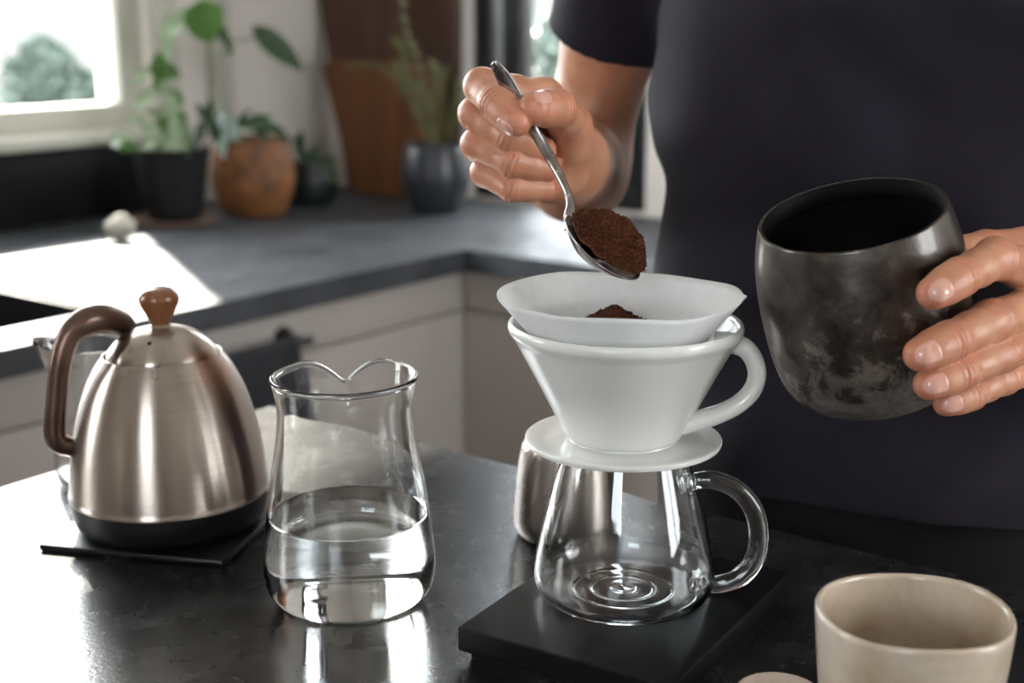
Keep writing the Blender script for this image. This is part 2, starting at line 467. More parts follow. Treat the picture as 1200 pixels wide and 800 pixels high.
# base cabinets
def cabinet(name, label, b, front, splits, zsplit=-.222):
    """front 'x' or 'y'; b = carcass box; one drawer over one door for each split"""
    r = root(name, label, 'cabinet'); r.matrix_world = ROOM
    x0, x1, y0, y1 = b
    bm = bmesh.new(); zt = ZC - TH
    for q in [(x0, x0 + .016, y0, y1, FLOOR + .1, zt), (x0, x1, y0, y0 + .016, FLOOR + .1, zt), (x0, x1, y1 - .016, y1, FLOOR + .1, zt), (x0, x1, y0, y1, FLOOR + .1, FLOOR + .116)] + ([(x0, x1, y0, y0 + .016, FLOOR + .1, zt)] if front == 'y' else [(x1 - .016, x1, y0, y1, FLOOR + .1, zt)]): box(bm, *q)
    from_bm(bm, 'carcass', M['cabinet'], r, smooth=False)
    kk = (x0, x1 - .05, y0, y1) if front == 'x' else (x0, x1, y0 + .05, y1)
    box_obj('plinth', (*kk, FLOOR, FLOOR + .1), M['black_frame'], r)
    for (a, c) in splits:
        for nm, z0, z1 in (('drawer', zsplit + .002, ZC - TH - .004), ('door', FLOOR + .105, zsplit - .002)):
            if front == 'x': box_obj(nm, (x1, x1 + .018, a + .002, c - .002, z0, z1), M['cabinet'], r, bev=.0015)
            else: box_obj(nm, (a + .002, c - .002, y0 - .018, y0, z0, z1), M['cabinet'], r, bev=.0015)
cabinet('base_cabinet', 'pale greige base cabinet under the window worktop, beside the corner', (WL + .002, -.04, -.715, .02), 'x', [(-.715, .0225)])
cabinet('base_cabinet', 'pale greige base cabinet under the sink, behind the kettle', (WL + .002, -.04, -1.502, -.717), 'x', [(-1.502, -.717)])
cabinet('base_cabinet', 'pale greige base cabinet at the near end of the window worktop', (WL + .002, -.04, -2.6, -1.504), 'x', [(-2.6, -2.05), (-2.05, -1.504)])
cabinet('base_cabinet', 'shaded greige base cabinet under the back worktop, behind the white dripper', (-.035, .70, .04, WB - .002), 'y', [(-.0235, .70)])
cabinet('base_cabinet', 'greige base cabinet under the back worktop, hidden behind the person', (.702, 2.3, .04, WB - .002), 'y', [(.702, 1.5), (1.5, 2.3)])

# towel rail on the cabinet front
rail = root('towel_rail', 'short black towel rail on the pale cabinet front', 'rail'); rail.matrix_world = ROOM
bm = tube([(.03, -.74, -.186), (.03, -.58, -.186), (.03, -.44, -.186)], [.0085] * 3, 12, 4, (0, 0, 1)); from_bm(bm, 'bar', M['black_metal'], rail, angle=.8)
for y in (-.72, -.455):
    bm = tube([(-.022, y, -.186), (.03, y, -.186)], [.009] * 2, 12, 3, (0, 0, 1)); from_bm(bm, 'bracket', M['black_metal'], rail, angle=.8)
    bm = lathe([(0, 0), (.018, 0), (.018, .006), (0, .006)], 24); o = from_bm(bm, 'end_disc', M['black_metal'], rail, angle=.8)
    o.location = (-.022, y, -.186); o.rotation_euler = (0, PI / 2, 0)
# towel draped over the bar
bm = bmesh.new()
prof = [(.018, -.33)] + [(.018, -.29 + .02 * k) for k in range(5)] + [(.0185 + .0115 * (1 - math.cos(a)), -.186 + .0115 * math.sin(a)) for a in [0, .5, 1.0, 1.57, 2.1, 2.6, 3.14]] + [(.042, -.21 - .02 * k) for k in range(7)]
rows = []
for i, (x, z) in enumerate(prof):
    rows.append([bm.verts.new((x + (.004 * math.sin(yy * 90) + .0025 * math.sin(yy * 41 + 1)) * (1 if i > 12 else 0) * min(1, (i - 11) / 4), -.70 + yy, z + (.004 * math.sin(yy * 14) if i in (0, len(prof) - 1) else 0))) for yy in [.225 * k / 24 for k in range(25)]])
for A, B in zip(rows, rows[1:]):
    for k in range(24): bm.faces.new((A[k], A[k + 1], B[k + 1], B[k]))
o = from_bm(bm, 'kitchen_towel', M['towel']); o.matrix_world = ROOM
md = o.modifiers.new('solid', 'SOLIDIFY'); md.thickness = .003; md.offset = 0
tag(o, 'dark grey towel hanging over the black rail on the cabinet', 'towel')

# ------------------------------------------------------------------ outdoors
structure(box_obj('ground', (-45, 45, -45, 45, FLOOR - .4, FLOOR - .3), M['ground']))
def leaf_mesh(name, L=1.0, W=.5, fold=.12, bend=.18, n=6, mat=None, notch=0):
    bm = bmesh.new(); rows = []
    for i in range(n + 1):
        t = i / n
        w = W * .5 * math.sin(PI * min(1, t ** .8)) ** .8 if 0 < t < 1 else 0
        if notch: w *= 1 + notch * math.sin(t * PI * 5)
        z = -bend * t * t * L
        if w == 0: rows.append([bm.verts.new((0, t * L, z))])
        else: rows.append([bm.verts.new((-w, t * L, z + fold * w)), bm.verts.new((-w * .5, t * L, z + fold * w * .35)), bm.verts.new((0, t * L, z)), bm.verts.new((w * .5, t * L, z + fold * w * .35)), bm.verts.new((w, t * L, z + fold * w))])
    for A, B in zip(rows, rows[1:]):
        if len(A) == 1:
            for k in range(4): bm.faces.new((A[0], B[k], B[k + 1]))
        elif len(B) == 1:
            for k in range(4): bm.faces.new((A[k], A[k + 1], B[0]))
        else:
            for k in range(4): bm.faces.new((A[k], A[k + 1], B[k + 1], B[k]))
    me = bpy.data.meshes.new(name)
    for f in bm.faces: f.smooth = True
    bmesh.ops.recalc_face_normals(bm, faces=bm.faces)
    bm.to_mesh(me); bm.free(); me.materials.append(mat); return me
def leaf_cloud(bm, c, rad, n, size, rnd):
    for _ in range(n):
        v = Vector((rnd.gauss(0, 1), rnd.gauss(0, 1), rnd.gauss(0, 1))).normalized() * (rnd.random() ** .4)
        p = Vector(c) + Vector((v.x * rad[0], v.y * rad[1], v.z * rad[2]))
        q = Euler((rnd.random() * 6, rnd.random() * 6, rnd.random() * 6)).to_matrix()
        s = size * (.7 + .6 * rnd.random())
        a = [bm.verts.new(p + q @ Vector(k) * s) for k in ((0, -1, 0), (.45, 0, .1), (0, 1, 0), (-.45, 0, .1))]
        bm.faces.new(a)
rnd = random.Random(4)
def garden_shrub(label, px, Yd, zc, blobs, trunk, n, size, mat=None):
    base = at(px[0], px[1], Yd); base.z = FLOOR - .3
    r = root('garden_shrub', label, 'shrub', base)
    bm = bmesh.new()
    for (dx, dy, z, rr) in blobs: leaf_cloud(bm, (dx, dy, z - base.z), (rr, rr, rr * .9), n, size, rnd)
    from_bm(bm, 'foliage', M['leaf_out'], r, smooth=False)
    bm = tube([(0, 0, 0), (.01, 0, .4), (0, .01, (zc - base.z))], [trunk, trunk * .8, trunk * .4], 10, 4, (0, 1, 0)); from_bm(bm, 'trunk', M['bark'], r)
garden_shrub('round green garden shrub seen through the bright window', (57, 90), 6.2, .1, [(-.10, 0, -.02, .13), (.02, 0, .13, .11), (-.05, .05, .18, .09), (.13, 0, .02, .11), (.0, 0, -.10, .13), (.19, .05, .03, .06), (-.15, .02, .10, .07), (0, 0, .04, .14)], .03, 700, .022)
# behind the black framed window: garden wall and hedge, each at its own distance
def room_box(name, b, mat): return box_obj(name, b, mat, room=True)
structure(room_box('exterior_wall', (-9, 5, 3.9, 4.1, FLOOR - .3, .75), M['render_grey']))
for k, (x, y, h) in enumerate([(-1.75, 2.6, .55), (-1.0, 2.9, .35)]):
    c = rm(x, y, 0); base = Vector((c.x, c.y, FLOOR - .3))
    r = root('garden_bush', ['leafy green garden bush seen through the black framed window, beside its mullion', 'lower garden bush seen through the black framed window, behind the raised forearm'][k], 'bush', base)
    bm = bmesh.new()
    for _ in range(7): leaf_cloud(bm, (rnd.uniform(-.22, .22), rnd.uniform(-.2, .2), rnd.uniform(.4, 1.0) * (h - base.z) * .8), (.22, .22, .22), 220, .035, rnd)
    from_bm(bm, 'foliage', M['leaf_out'], r, smooth=False)
    from_bm(tube([(0, 0, 0), (.02, 0, .5), (0, 0, 1.0)], [.03, .025, .015], 8, 3), 'trunk', M['bark'], r)

# ------------------------------------------------------------------ things on the worktop
def put(o, p): o.location = p; return o
LEAVES = {k: leaf_mesh('leaf_' + k, 1, w, .25, b, 6, M[m]) for k, w, b, m in [('var', .55, .2, 'leaf_var'), ('green', .75, .12, 'leaf_green'), ('dark', .42, .1, 'leaf_dark'), ('pale', .5, .15, 'leaf_pale'), ('olive', .30, .15, 'leaf_olive')]}
LEAVES['heart'] = leaf_mesh('leaf_heart', 1, .95, .15, .1, 8, M['leaf_green'])
LEAVES['long'] = leaf_mesh('leaf_long', 1, .36, .2, .1, 8, M['leaf_dark'])
def add_leaf(parent, kind, px, py, Y, size, ang, tilt=.3, roll=0.0):
    """leaf centred on a place: ang = direction of its tip in the picture plane, degrees anticlockwise from right"""
    o = bpy.data.objects.new('leaf', LEAVES[kind]); COL.objects.link(o)
    a = math.radians(ang)
    d = Vector((math.cos(a), -tilt, math.sin(a))).normalized()
    nrm = Vector((.25 * math.sin(roll), -1, .45)); nrm = (nrm - d * nrm.dot(d)).normalized()
    x = d.cross(nrm).normalized()
    R = Matrix((x, d, nrm)).transposed().to_4x4() if False else Matrix(((x.x, d.x, nrm.x), (x.y, d.y, nrm.y), (x.z, d.z, nrm.z))).to_4x4()
    p = at(px, py, Y) - d * size * .5
    mw = Matrix.Translation(p) @ R @ Matrix.Diagonal((size, size, size, 1))
    o.parent = parent
    o.matrix_parent_inverse = Matrix.Identity(4)
    o.matrix_basis = Matrix.Translation(-parent.location) @ mw
    return o
def stem(parent, pts, r, mat=None):
    P = [at(*p) - parent.location for p in pts]
    from_bm(tube(P, [r] * len(P), 8, 5, (0, 1, 0)), 'stem', mat or M['stem'], parent)
def pot(parent, prof, mat, zsoil, rsoil, seg=56):
    from_bm(lathe(smooth_profile(prof, 5), seg), 'pot', mat, parent, angle=.9)
    from_bm(lathe([(0, zsoil), (rsoil * .6, zsoil + .004), (rsoil, zsoil)], 32), 'soil', M['soil'], parent)

# black pot with trailing variegated plant
pc = rm(-.70, -.115, ZC); pc.z = ZC + .012
p1 = root('potted_plant', 'trailing plant with white-splashed green leaves in a black pot by the window', 'plant', pc)
pot(p1, [(0, 0, 'c'), (.052, 0, 'c'), (.060, .02), (.077, .13), (.081, .145), (.081, .150, 'c'), (.074, .150, 'c'), (.070, .13), (.05, .02, 'c'), (0, .02)], M['pot_black'], .135, .071)
sa = root('plant_saucer', 'shallow brown saucer under the black plant pot', 'saucer', (pc.x, pc.y, ZC))
from_bm(lathe(smooth_profile([(0, 0, 'c'), (.07, 0), (.088, .007), (.092, .014, 'c'), (.088, .014, 'c'), (.07, .0085), (0, .008)], 4), 48), 'dish', M['saucer'], sa)
Yp = pc.y
Z_ = [ # px, py, length px, angle, kind
 (142, 162, 34, 20, 'var'), (170, 176, 30, 10, 'var'), (184, 188, 34, -70, 'var'), (178, 165, 26, 40, 'var'), (196, 160, 34, -60, 'var'), (205, 148, 30, 80, 'var'),
 (192, 140, 28, 110, 'green'), (200, 125, 34, -80, 'var'), (208, 172, 30, -30, 'var'), (176, 150, 26, 160, 'var'), (216, 160, 32, -70, 'var'), (168, 118, 26, 30, 'var'), (176, 108, 22, 10, 'var'),
 (190, 96, 30, 70, 'green'), (196, 104, 26, -60, 'var'), (188, 78, 32, 100, 'green'), (200, 84, 24, -20, 'green'), (193, 62, 24, 60, 'var'), (210, 140, 24, -60, 'green'), (206, 115, 22, -40, 'green'),
 (168, 85, 22, 200, 'var'), (160, 95, 20, 190, 'var'), (195, 45, 26, 120, 'var'), (205, 28, 44, 35, 'var'), (218, 16, 30, 20, 'var'), (228, 34, 28, -70, 'pale'), (240, 25, 48, -80, 'heart'), (252, 20, 30, 60, 'dark'),
 (188, 175, 26, -120, 'var'), (200, 188, 30, -100, 'green'), (160, 140, 22, 180, 'var'), (213, 178, 26, -50, 'var'), (182, 132, 22, 150, 'var'), (262, 42, 30, -60, 'dark'), (270, 55, 22, -100, 'dark'), (150, 172, 20, -10, 'green')]
for k, (x, y, l, a, kd) in enumerate(Z_):
    Yk = Yp + rnd.uniform(-.07, .03)
    add_leaf(p1, kd, x, y, Yk, l * Yk / 1540 * 1.05, a, rnd.uniform(-.1, .5), rnd.uniform(-1, 1))
stem(p1, [(195, 196, Yp), (200, 160, Yp - .01), (193, 110, Yp), (190, 70, Yp + .01), (205, 35, Yp), (235, 18, Yp)], .0025)
stem(p1, [(195, 196, Yp), (180, 178, Yp - .03), (160, 168, Yp - .05)], .002)
stem(p1, [(198, 196, Yp), (214, 170, Yp - .02), (216, 160, Yp)], .002)
stem(p1, [(235, 18, Yp), (262, 40, Yp), (275, 60, Yp)], .002)
# pale stone tucked beside it
bm = bmesh.new(); bmesh.ops.create_icosphere(bm, subdivisions=3, radius=1)
for v in bm.verts:
    n_ = 1 + .12 * math.sin(v.co.x * 3 + 1) * math.cos(v.co.y * 4) + .06 * math.sin(v.co.z * 7)
    v.co = Vector((v.co.x * .030, v.co.y * .030, v.co.z * .024)) * n_
o = from_bm(bm, 'pale_stone', M['pebble']); o.location = at(141, 261, 2.60); o.location.z = ZC + .026
tag(o, 'pale rounded stone lying beside the black plant pot', 'stone')

# orange-brown pot
pc2 = rm(-.655, .07, ZC)
p2 = root('potted_plant', 'leafy plant in a bulging orange-brown pot, between the black pots', 'plant', pc2)
pot(p2, [(0, 0, 'c'), (.05, 0), (.073, .02), (.090, .07), (.088, .12), (.082, .165), (.083, .172, 'c'), (.076, .172, 'c'), (.074, .15), (.05, .02, 'c'), (0, .02)], M['pot_terra'], .15, .076)
Y2 = pc2.y
for (x, y, l, a, kd) in [(262, 168, 44, -75, 'pale'), (250, 150, 34, 100, 'dark'), (272, 150, 36, -60, 'pale'), (256, 140, 26, 60, 'pale'), (240, 135, 34, 120, 'dark'), (300, 142, 40, 20, 'dark'), (318, 150, 34, -10, 'dark'), (285, 140, 32, 60, 'dark'), (308, 160, 30, -50, 'dark'), (235, 155, 28, -100, 'dark'), (330, 158, 26, -30, 'dark'), (270, 178, 28, -80, 'pale'), (246, 128, 26, 80, 'dark')]:
    Yk = Y2 + rnd.uniform(-.09, -.02)
    add_leaf(p2, kd, x, y, Yk, l * Yk / 1540, a, rnd.uniform(.0, .5), rnd.uniform(-1, 1))
add_leaf(p2, 'long', 326, 56, Y2, 76 * Y2 / 1540, -40, .1, .3)
stem(p2, [(288, 165, Y2), (262, 120, Y2), (258, 70, Y2), (275, 50, Y2), (300, 44, Y2)], .002)
stem(p2, [(288, 168, Y2), (270, 155, Y2 - .03), (262, 160, Y2 - .06)], .002)
stem(p2, [(288, 168, Y2), (305, 155, Y2), (320, 150, Y2)], .002)
# dark green pot
pc3 = rm(-.70, .285, ZC)
p3 = root('potted_plant', 'small dark plant in a dark green pot in the shaded corner', 'plant', pc3)
pot(p3, [(0, 0, 'c'), (.045, 0), (.06, .02), (.066, .06), (.056, .10), (.056, .105, 'c'), (.05, .105, 'c'), (.05, .09), (.04, .02, 'c'), (0, .02)], M['pot_green'], .09, .05)
Y3 = pc3.y
for (x, y, l, a) in [(350, 178, 34, 110), (366, 182, 30, 60), (380, 190, 30, 20), (345, 196, 28, 200), (360, 200, 28, -60), (375, 200, 26, -20), (352, 165, 26, 80), (385, 205, 24, -40)]:
    add_leaf(p3, 'dark', x, y, Y3 - .04, l * Y3 / 1540, a, .2, 0)
stem(p3, [(366, 214, Y3), (362, 195, Y3), (355, 175, Y3)], .002)
# slate bowl pot with sprigs
pc4 = rm(-.385, .372, ZC)
p4 = root('potted_plant', 'tall olive-green sprigs in a round slate-blue pot before the wooden boards', 'plant', pc4)
pot(p4, [(0, 0, 'c'), (.045, 0), (.063, .015), (.078, .07), (.072, .13), (.068, .148), (.070, .155, 'c'), (.063, .155, 'c'), (.063, .14), (.05, .02, 'c'), (0, .02)], M['pot_grey'], .135, .064)
Y4 = pc4.y
sprigs = [[(505, 178), (492, 140), (470, 100), (440, 76), (405, 78)], [(512, 178), (500, 120), (488, 70), (474, 30), (468, -30)], [(516, 178), (508, 130), (512, 90), (505, 70)], [(520, 178), (530, 140), (538, 110), (535, 95)],
          [(508, 178), (498, 150), (486, 110), (470, 90), (462, 72)], [(514, 178), (520, 140), (516, 100), (524, 78)], [(518, 178), (528, 150), (545, 130), (552, 110)], [(510, 178), (505, 140), (495, 105), (480, 95), (472, 60), (462, 44)]]
for sps in sprigs:
    yy = rnd.uniform(-.04, .03)
    pts = [(a, b, Y4 + yy * k / 3) for k, (a, b) in enumerate(sps)]
    stem(p4, pts, .0022, M['leaf_olive'])
    W = catmull([tuple(q) for q in pts], 6)
    for k, q in enumerate(W[5:]):
        if k % 2: continue
        for sgn in (-1, 1):
            nx = W[min(len(W) - 1, k + 6)]; an = math.degrees(math.atan2(-(nx[1] - q[1]), nx[0] - q[0] + 1e-6))
            add_leaf(p4, 'olive', q[0] + sgn * 3, q[1], q[2], .028 * rnd.uniform(.7, 1.1), an + sgn * 38, rnd.uniform(-.2, .5), 0)

# wooden boards leaning on the back wall
def board(name, label, pts, thick, mat, y0, lean, hole=None):
    """outline in board plane (x', height); stands at y'=y0 and leans back"""
    bm = bmesh.new()
    vs = [bm.verts.new((x, 0, z)) for x, z in pts]
    f = bm.faces.new(vs)
    ex = bmesh.ops.extrude_face_region(bm, geom=[f])
    for v in [g for g in ex['geom'] if isinstance(g, bmesh.types.BMVert)]: v.co.y += thick
    bmesh.ops.recalc_face_normals(bm, faces=bm.faces)
    bmesh.ops.bevel(bm, geom=[e for e in bm.edges], offset=.003, segments=2, affect='EDGES')
    o = from_bm(bm, name, mat, None, angle=.6)
    o.matrix_world = ROOM @ Matrix.Translation((0, y0, ZC + .003)) @ Matrix.Rotation(-lean, 4, 'X')
    return o
o = board('wooden_board', 'large dark wooden board leaning against the back wall, rearmost of two', [(-.80, 0), (-.445, 0), (-.455, .74), (-.918, .74), (-.905, .48)], .02, M['board_dark'], .515, .045)
tag(o, 'large dark wooden board leaning on the wall, behind the smaller board', 'board')
o = board('cutting_board', 'cutting board', [(-.745, 0), (-.50, 0), (-.465, .29), (-.49, .325), (-.835, .325), (-.855, .30)], .02, M['board'], .478, .045)
tag(o, 'orange-brown cutting board with a bright edge, leaning in front of the dark board', 'board')

# ------------------------------------------------------------------ table
tb = root('island_table', 'dark grey stone-topped island table carrying the coffee things', 'table'); tb.matrix_world = ROOM
o = box_obj('table_top', (.737, 2.6, -2.35, -1.178, -.04, 0), M['table'], tb, bev=.002)
for x in (.80, 2.49):
    for y in (-2.29, -1.29): box_obj('leg', (x, x + .06, y, y + .06, FLOOR, -.04), M['black_frame'], tb, bev=.002)
box_obj('apron', (.84, 2.5, -1.28, -1.26, -.12, -.04), M['black_frame'], tb)
box_obj('apron', (.84, 2.5, -2.27, -2.25, -.12, -.04), M['black_frame'], tb)

# trivet and kettle
KX, KY = -.2235, .825
a0 = at(0, 0, 1)
trv = root('trivet', 'thin black square mat under the steel kettle', 'trivet', (KX, KY, 0), (0, 0, math.radians(-12.5)))
box_obj('mat', (-.062, .062, -.059, .065, 0, .0045), M['black_plastic'], trv, bev=.0015)
kt = root('kettle', 'brushed steel pour-over kettle with a dark base and wooden lid knob', 'kettle', (KX, KY, .0045))
K0 = Vector((KX, KY, .0045))
from_bm(lathe(smooth_profile([(0, 0, 'c'), (.054, 0, 'c'), (.060, .004), (.0627, .012), (.0632, .0215, 'c'), (.060, .022, 'c'), (0, .022)], 4), 96), 'base', M['black_plastic'], kt, angle=.9)
from_bm(lathe(smooth_profile([(.0615, .020, 'c'), (.0637, .0212), (.0640, .0228), (.0634, .0245, 'c'), (.0625, .035), (.0600, .052), (.0557, .072), (.0500, .090), (.0435, .1035), (.0380, .1116), (.0374, .1124), (.0364, .1124, 'c'), (.0362, .108)], 6), 128), 'body', M['steel'], kt)
from_bm(lathe(smooth_profile([(.0346, .1085, 'c'), (.0348, .1122), (.0330, .1162), (.0270, .1225), (.0190, .1272), (.0120, .1292), (.0075, .1300, 'c'), (.006, .1312), (0, .1312)], 6), 96), 'lid', M['steel'], kt)
kb = from_bm(lathe(smooth_profile([(0, .1295, 'c'), (.0062, .1298), (.0060, .1325), (.0090, .1385), (.0122, .1450), (.0124, .1495), (.0095, .1535), (.0045, .1550), (0, .1552)], 6), 48), 'knob', M['knob'], kt)
o = from_bm(lathe([(0, 0), (.0013, .0001), (.0013, -.001), (0, -.001)], 16), 'steam_hole', M['black_plastic'], kt)
o.location = (-.001, -.0245, .1249); o.rotation_euler = (.55, 0, 0)
hp = [(152, 388, .850), (140, 378, .838), (118, 374, .823), (98, 378, .813), (80, 395, .806), (70, 430, .802), (66, 470, .801), (64, 505, .801), (70, 519, .802), (88, 525, .806), (104, 531, .812)]
from_bm(tube([at(*p) - K0 for p in hp], [.006, .0085, .0095, .009, .0072, .0068, .0066, .0068, .0068, .0062, .0062], 20, 6, (0, 1, 0)), 'handle', M['grip'], kt)
sp_path = [(.045, .030, .06), (.062, .052, .07), (.075, .072, .098), (.086, .088, .112), (.098, .102, .112)]
from_bm(tube(sp_path, [.0075, .006, .005, .0042, .004], 16, 6, (0, 0, 1)), 'spout', M['steel'], kt) if False else None

# small glass pitcher behind the kettle
gp = root('glass_pitcher', 'small clear glass pitcher standing behind the kettle handle', 'pitcher', (-.298, .915, 0))
def lip(r, z, a):
    k = max(0, (z - .07) / .03); w = math.exp(-((((a - PI) + PI) % (2 * PI) - PI) / .35) ** 2)
    return r + .010 * w * k, z + .003 * w * k
from_bm(lathe(smooth_profile([(0, 0, 'c'), (.024, 0), (.030, .006), (.031, .03), (.028, .07), (.031, .10), (.0302, .1008), (.0292, .10), (.0262, .07), (.0292, .03), (.028, .008), (.022, .004), (0, .004)], 6), 64, lip), 'vessel', M['glass'], gp)

# ------------------------------------------------------------------ water jug
JC = Vector((-.0935, .7165, 0))
jug = root('water_jug', 'clear glass jug with a pinched pouring lip, half full of water', 'jug', JC)
BACK = math.radians(97)
def jlip(r, z, a):
    k = min(1, max(0, (z - .088) / .042)) ** 1.6
    d = abs(((a - BACK + PI) % (2 * PI)) - PI)
    v = math.exp(-(d / .26) ** 1.3)
    return r + .0045 * v * k, z - .0150 * v * k + .0012 * k * math.exp(-((d - .55) / .25) ** 2)
jo = [(0, .0012, 'c'), (.020, .0008), (.037, 0), (.0430, .0018), (.0474, .0080), (.0492, .018), (.0488, .028), (.0470, .045), (.0435, .070), (.0400, .090), (.0381, .105), (.0382, .116), (.0402, .127), (.0412, .1300)]
ji = [(.0404, .1316), (.0386, .1298), (.0366, .116), (.0365, .105), (.0384, .090), (.0419, .070), (.0453, .045), (.0470, .028), (.0474, .0185), (.0456, .0095), (.0420, .0044), (.036, .0027), (.020, .0032), (0, .0036)]
from_bm(lathe(smooth_profile(jo + ji, 6), 120, jlip), 'vessel', M['glass'], jug)
jw = [(0, .0032), (.020, .0028), (.036, .0023), (.0423, .0041), (.0459, .0093), (.0478, .0185), (.0474, .028), (.0457, .045), (.0448, .0505, 'c'), (.0434, .0508), (.042, .0504), (0, .0502)]
o = from_bm(lathe(smooth_profile(jw, 5), 96), 'water', M['water'], jug)

# ------------------------------------------------------------------ scale, server, dripper, filter
ang = math.radians(-31.5)
SCC = Vector((.0650, .6715, 0))
scl = root('kitchen_scale', 'flat black rectangular scale carrying the glass server', 'scale', SCC, (0, 0, ang))
srv_scale = 1.025
box_obj('platform', (-.0612, .0612, -.0790, .0790, .0045, .018), M['scale'], scl, bev=.0012, seg=3)
box_obj('underside', (-.056, .056, -.0735, .0735, 0, .0050), M['black_plastic'], scl)
SV = Vector((.0610, .678, .0182))
srv = root('coffee_server', 'empty clear glass coffee server with a looped glass handle', 'server', SV)
so = [(0, .0015, 'c'), (.012, .0012), (.036, 0), (.0440, .0014), (.0480, .0062), (.0496, .0125), (.0488, .020), (.0460, .034), (.0415, .052), (.0368, .070), (.0335, .0825), (.0332, .0852)]
si = [(.0322, .0858), (.0316, .0845), (.0320, .0815), (.0350, .070), (.0397, .052), (.0442, .034), (.0470, .020), (.0476, .0130), (.0462, .0078), (.0430, .0040), (.037, .0026), (.029, .0024), (.0275, .0031), (.026, .0026), (.019, .0028), (.0175, .0035), (.016, .0029), (.008, .0030), (.0065, .0038), (.004, .0038), (0, .0034)]
from_bm(lathe(smooth_profile(so + si, 5), 120), 'vessel', M['glass'], srv)
hp = [(801, 567, .677), (812, 564, .674), (835, 562, .672), (862, 572, .671), (882, 595, .671), (889, 625, .671), (884, 655, .671), (868, 675, .671), (845, 684, .672), (828, 685, .675), (815, 688, .679)]
from_bm(tube([at(*p) - SV for p in hp], [.0062, .0046, .0050, .0052, .0053, .0054, .0053, .0052, .0048, .0046, .0060], 20, 7, (0, 1, 0)), 'handle', M['glass'], srv)
for q, dd in (((808, 565, .675), (1, 0, .1)), ((826, 686, .676), (1, 0, .1))):
    o = from_bm(lathe(smooth_profile([(.004, -.002), (.0068, -.0015), (.0074, 0), (.0068, .0015), (.004, .002), (.003, 0), (.004, -.002)], 3), 24), 'collar', M['glass'], srv)
    o.location = at(*q) - SV; o.rotation_euler = Vector(dd).to_track_quat('Z', 'Y').to_euler()

DC = Vector((.0592, .678, .1045))
dr = root('coffee_dripper', 'white porcelain cone dripper with a cup handle, resting on the glass server', 'dripper', DC)
from_bm(lathe(smooth_profile([(.0310, -.006, 'c'), (.0310, .0, 'c'), (.040, -.0012), (.0505, .0006), (.0522, .0022), (.0512, .0038), (.042, .0030), (.034, .0032), (.0290, .0032, 'c'), (.0285, .0055, 'c'), (.012, .0055, 'c'), (.012, -.006, 'c'), (.0310, -.006)], 5), 112), 'base_plate', M['porcelain'], dr, angle=.9)
from_bm(lathe(smooth_profile([(.0100, .0044, 'c'), (.0296, .0044, 'c'), (.0314, .0062), (.0345, .0125), (.0372, .0178, 'c'), (.0420, .0270), (.0500, .0425), (.0572, .0560), (.0592, .0590), (.0612, .0620), (.0614, .0650), (.0600, .0668), (.0585, .0655), (.0560, .0600), (.0420, .0355), (.0120, -.004, 'c'), (.0100, .0044)], 6), 128), 'cone', M['porcelain'], dr, angle=.9)
hp = [(838, 401, .668), (856, 402, .666), (873, 408, .665), (884, 423, .665), (887, 441, .665), (880, 459, .665), (864, 474, .665), (842, 485, .665), (818, 492, .666), (795, 497, .668)]
from_bm(tube([at(*p) - DC for p in hp], [(.0056, .008), (.0054, .0070), (.0051, .0064), (.0049, .0062), (.0048, .0061), (.0048, .0061), (.0048, .0061), (.0049, .0062), (.0054, .0066), (.0062, .0078)], 20, 7, (0, 1, 0)), 'handle', M['porcelain'], dr)

# paper filter: a thin cone with a folded seam
bm = bmesh.new(); seg = 128; rows = []
FZ0, FZ1 = .116, .1855
for i in range(25):
    t = i / 24; z = FZ0 + (FZ1 - FZ0) * t
    r0 = .006 + t * (.0635 - .006)
    row = []
    for k in range(seg):
        a = 2 * PI * k / seg
        w = 1 + (.003 * math.sin(a * 2 + .6) + .004 * math.sin(a * 5 + 1.3) + .003 * math.sin(a * 11)) * t ** 3
        seam = math.exp(-((((a + .12 + PI) % (2 * PI)) - PI) / .05) ** 2) * .0022 * t
        zz = z + t ** 4 * (.0008 * math.sin(a * 3 + 1) + .0004 * math.sin(a * 7))
        row.append(bm.verts.new(((r0 * w + seam) * math.cos(a), (r0 * w + seam) * math.sin(a), zz)))
    rows.append(row)
for A, B in zip(rows, rows[1:]):
    for k in range(seg): bm.faces.new((A[k], A[(k + 1) % seg], B[(k + 1) % seg], B[k]))
bm.faces.new(list(reversed(rows[0])))
o = from_bm(bm, 'paper_filter', M['paper']); o.location = (DC.x - .0035, DC.y, 0)
md = o.modifiers.new('solid', 'SOLIDIFY'); md.thickness = .0003; md.offset = 1
tag(o, 'white paper cone filter set inside the porcelain dripper', 'filter')

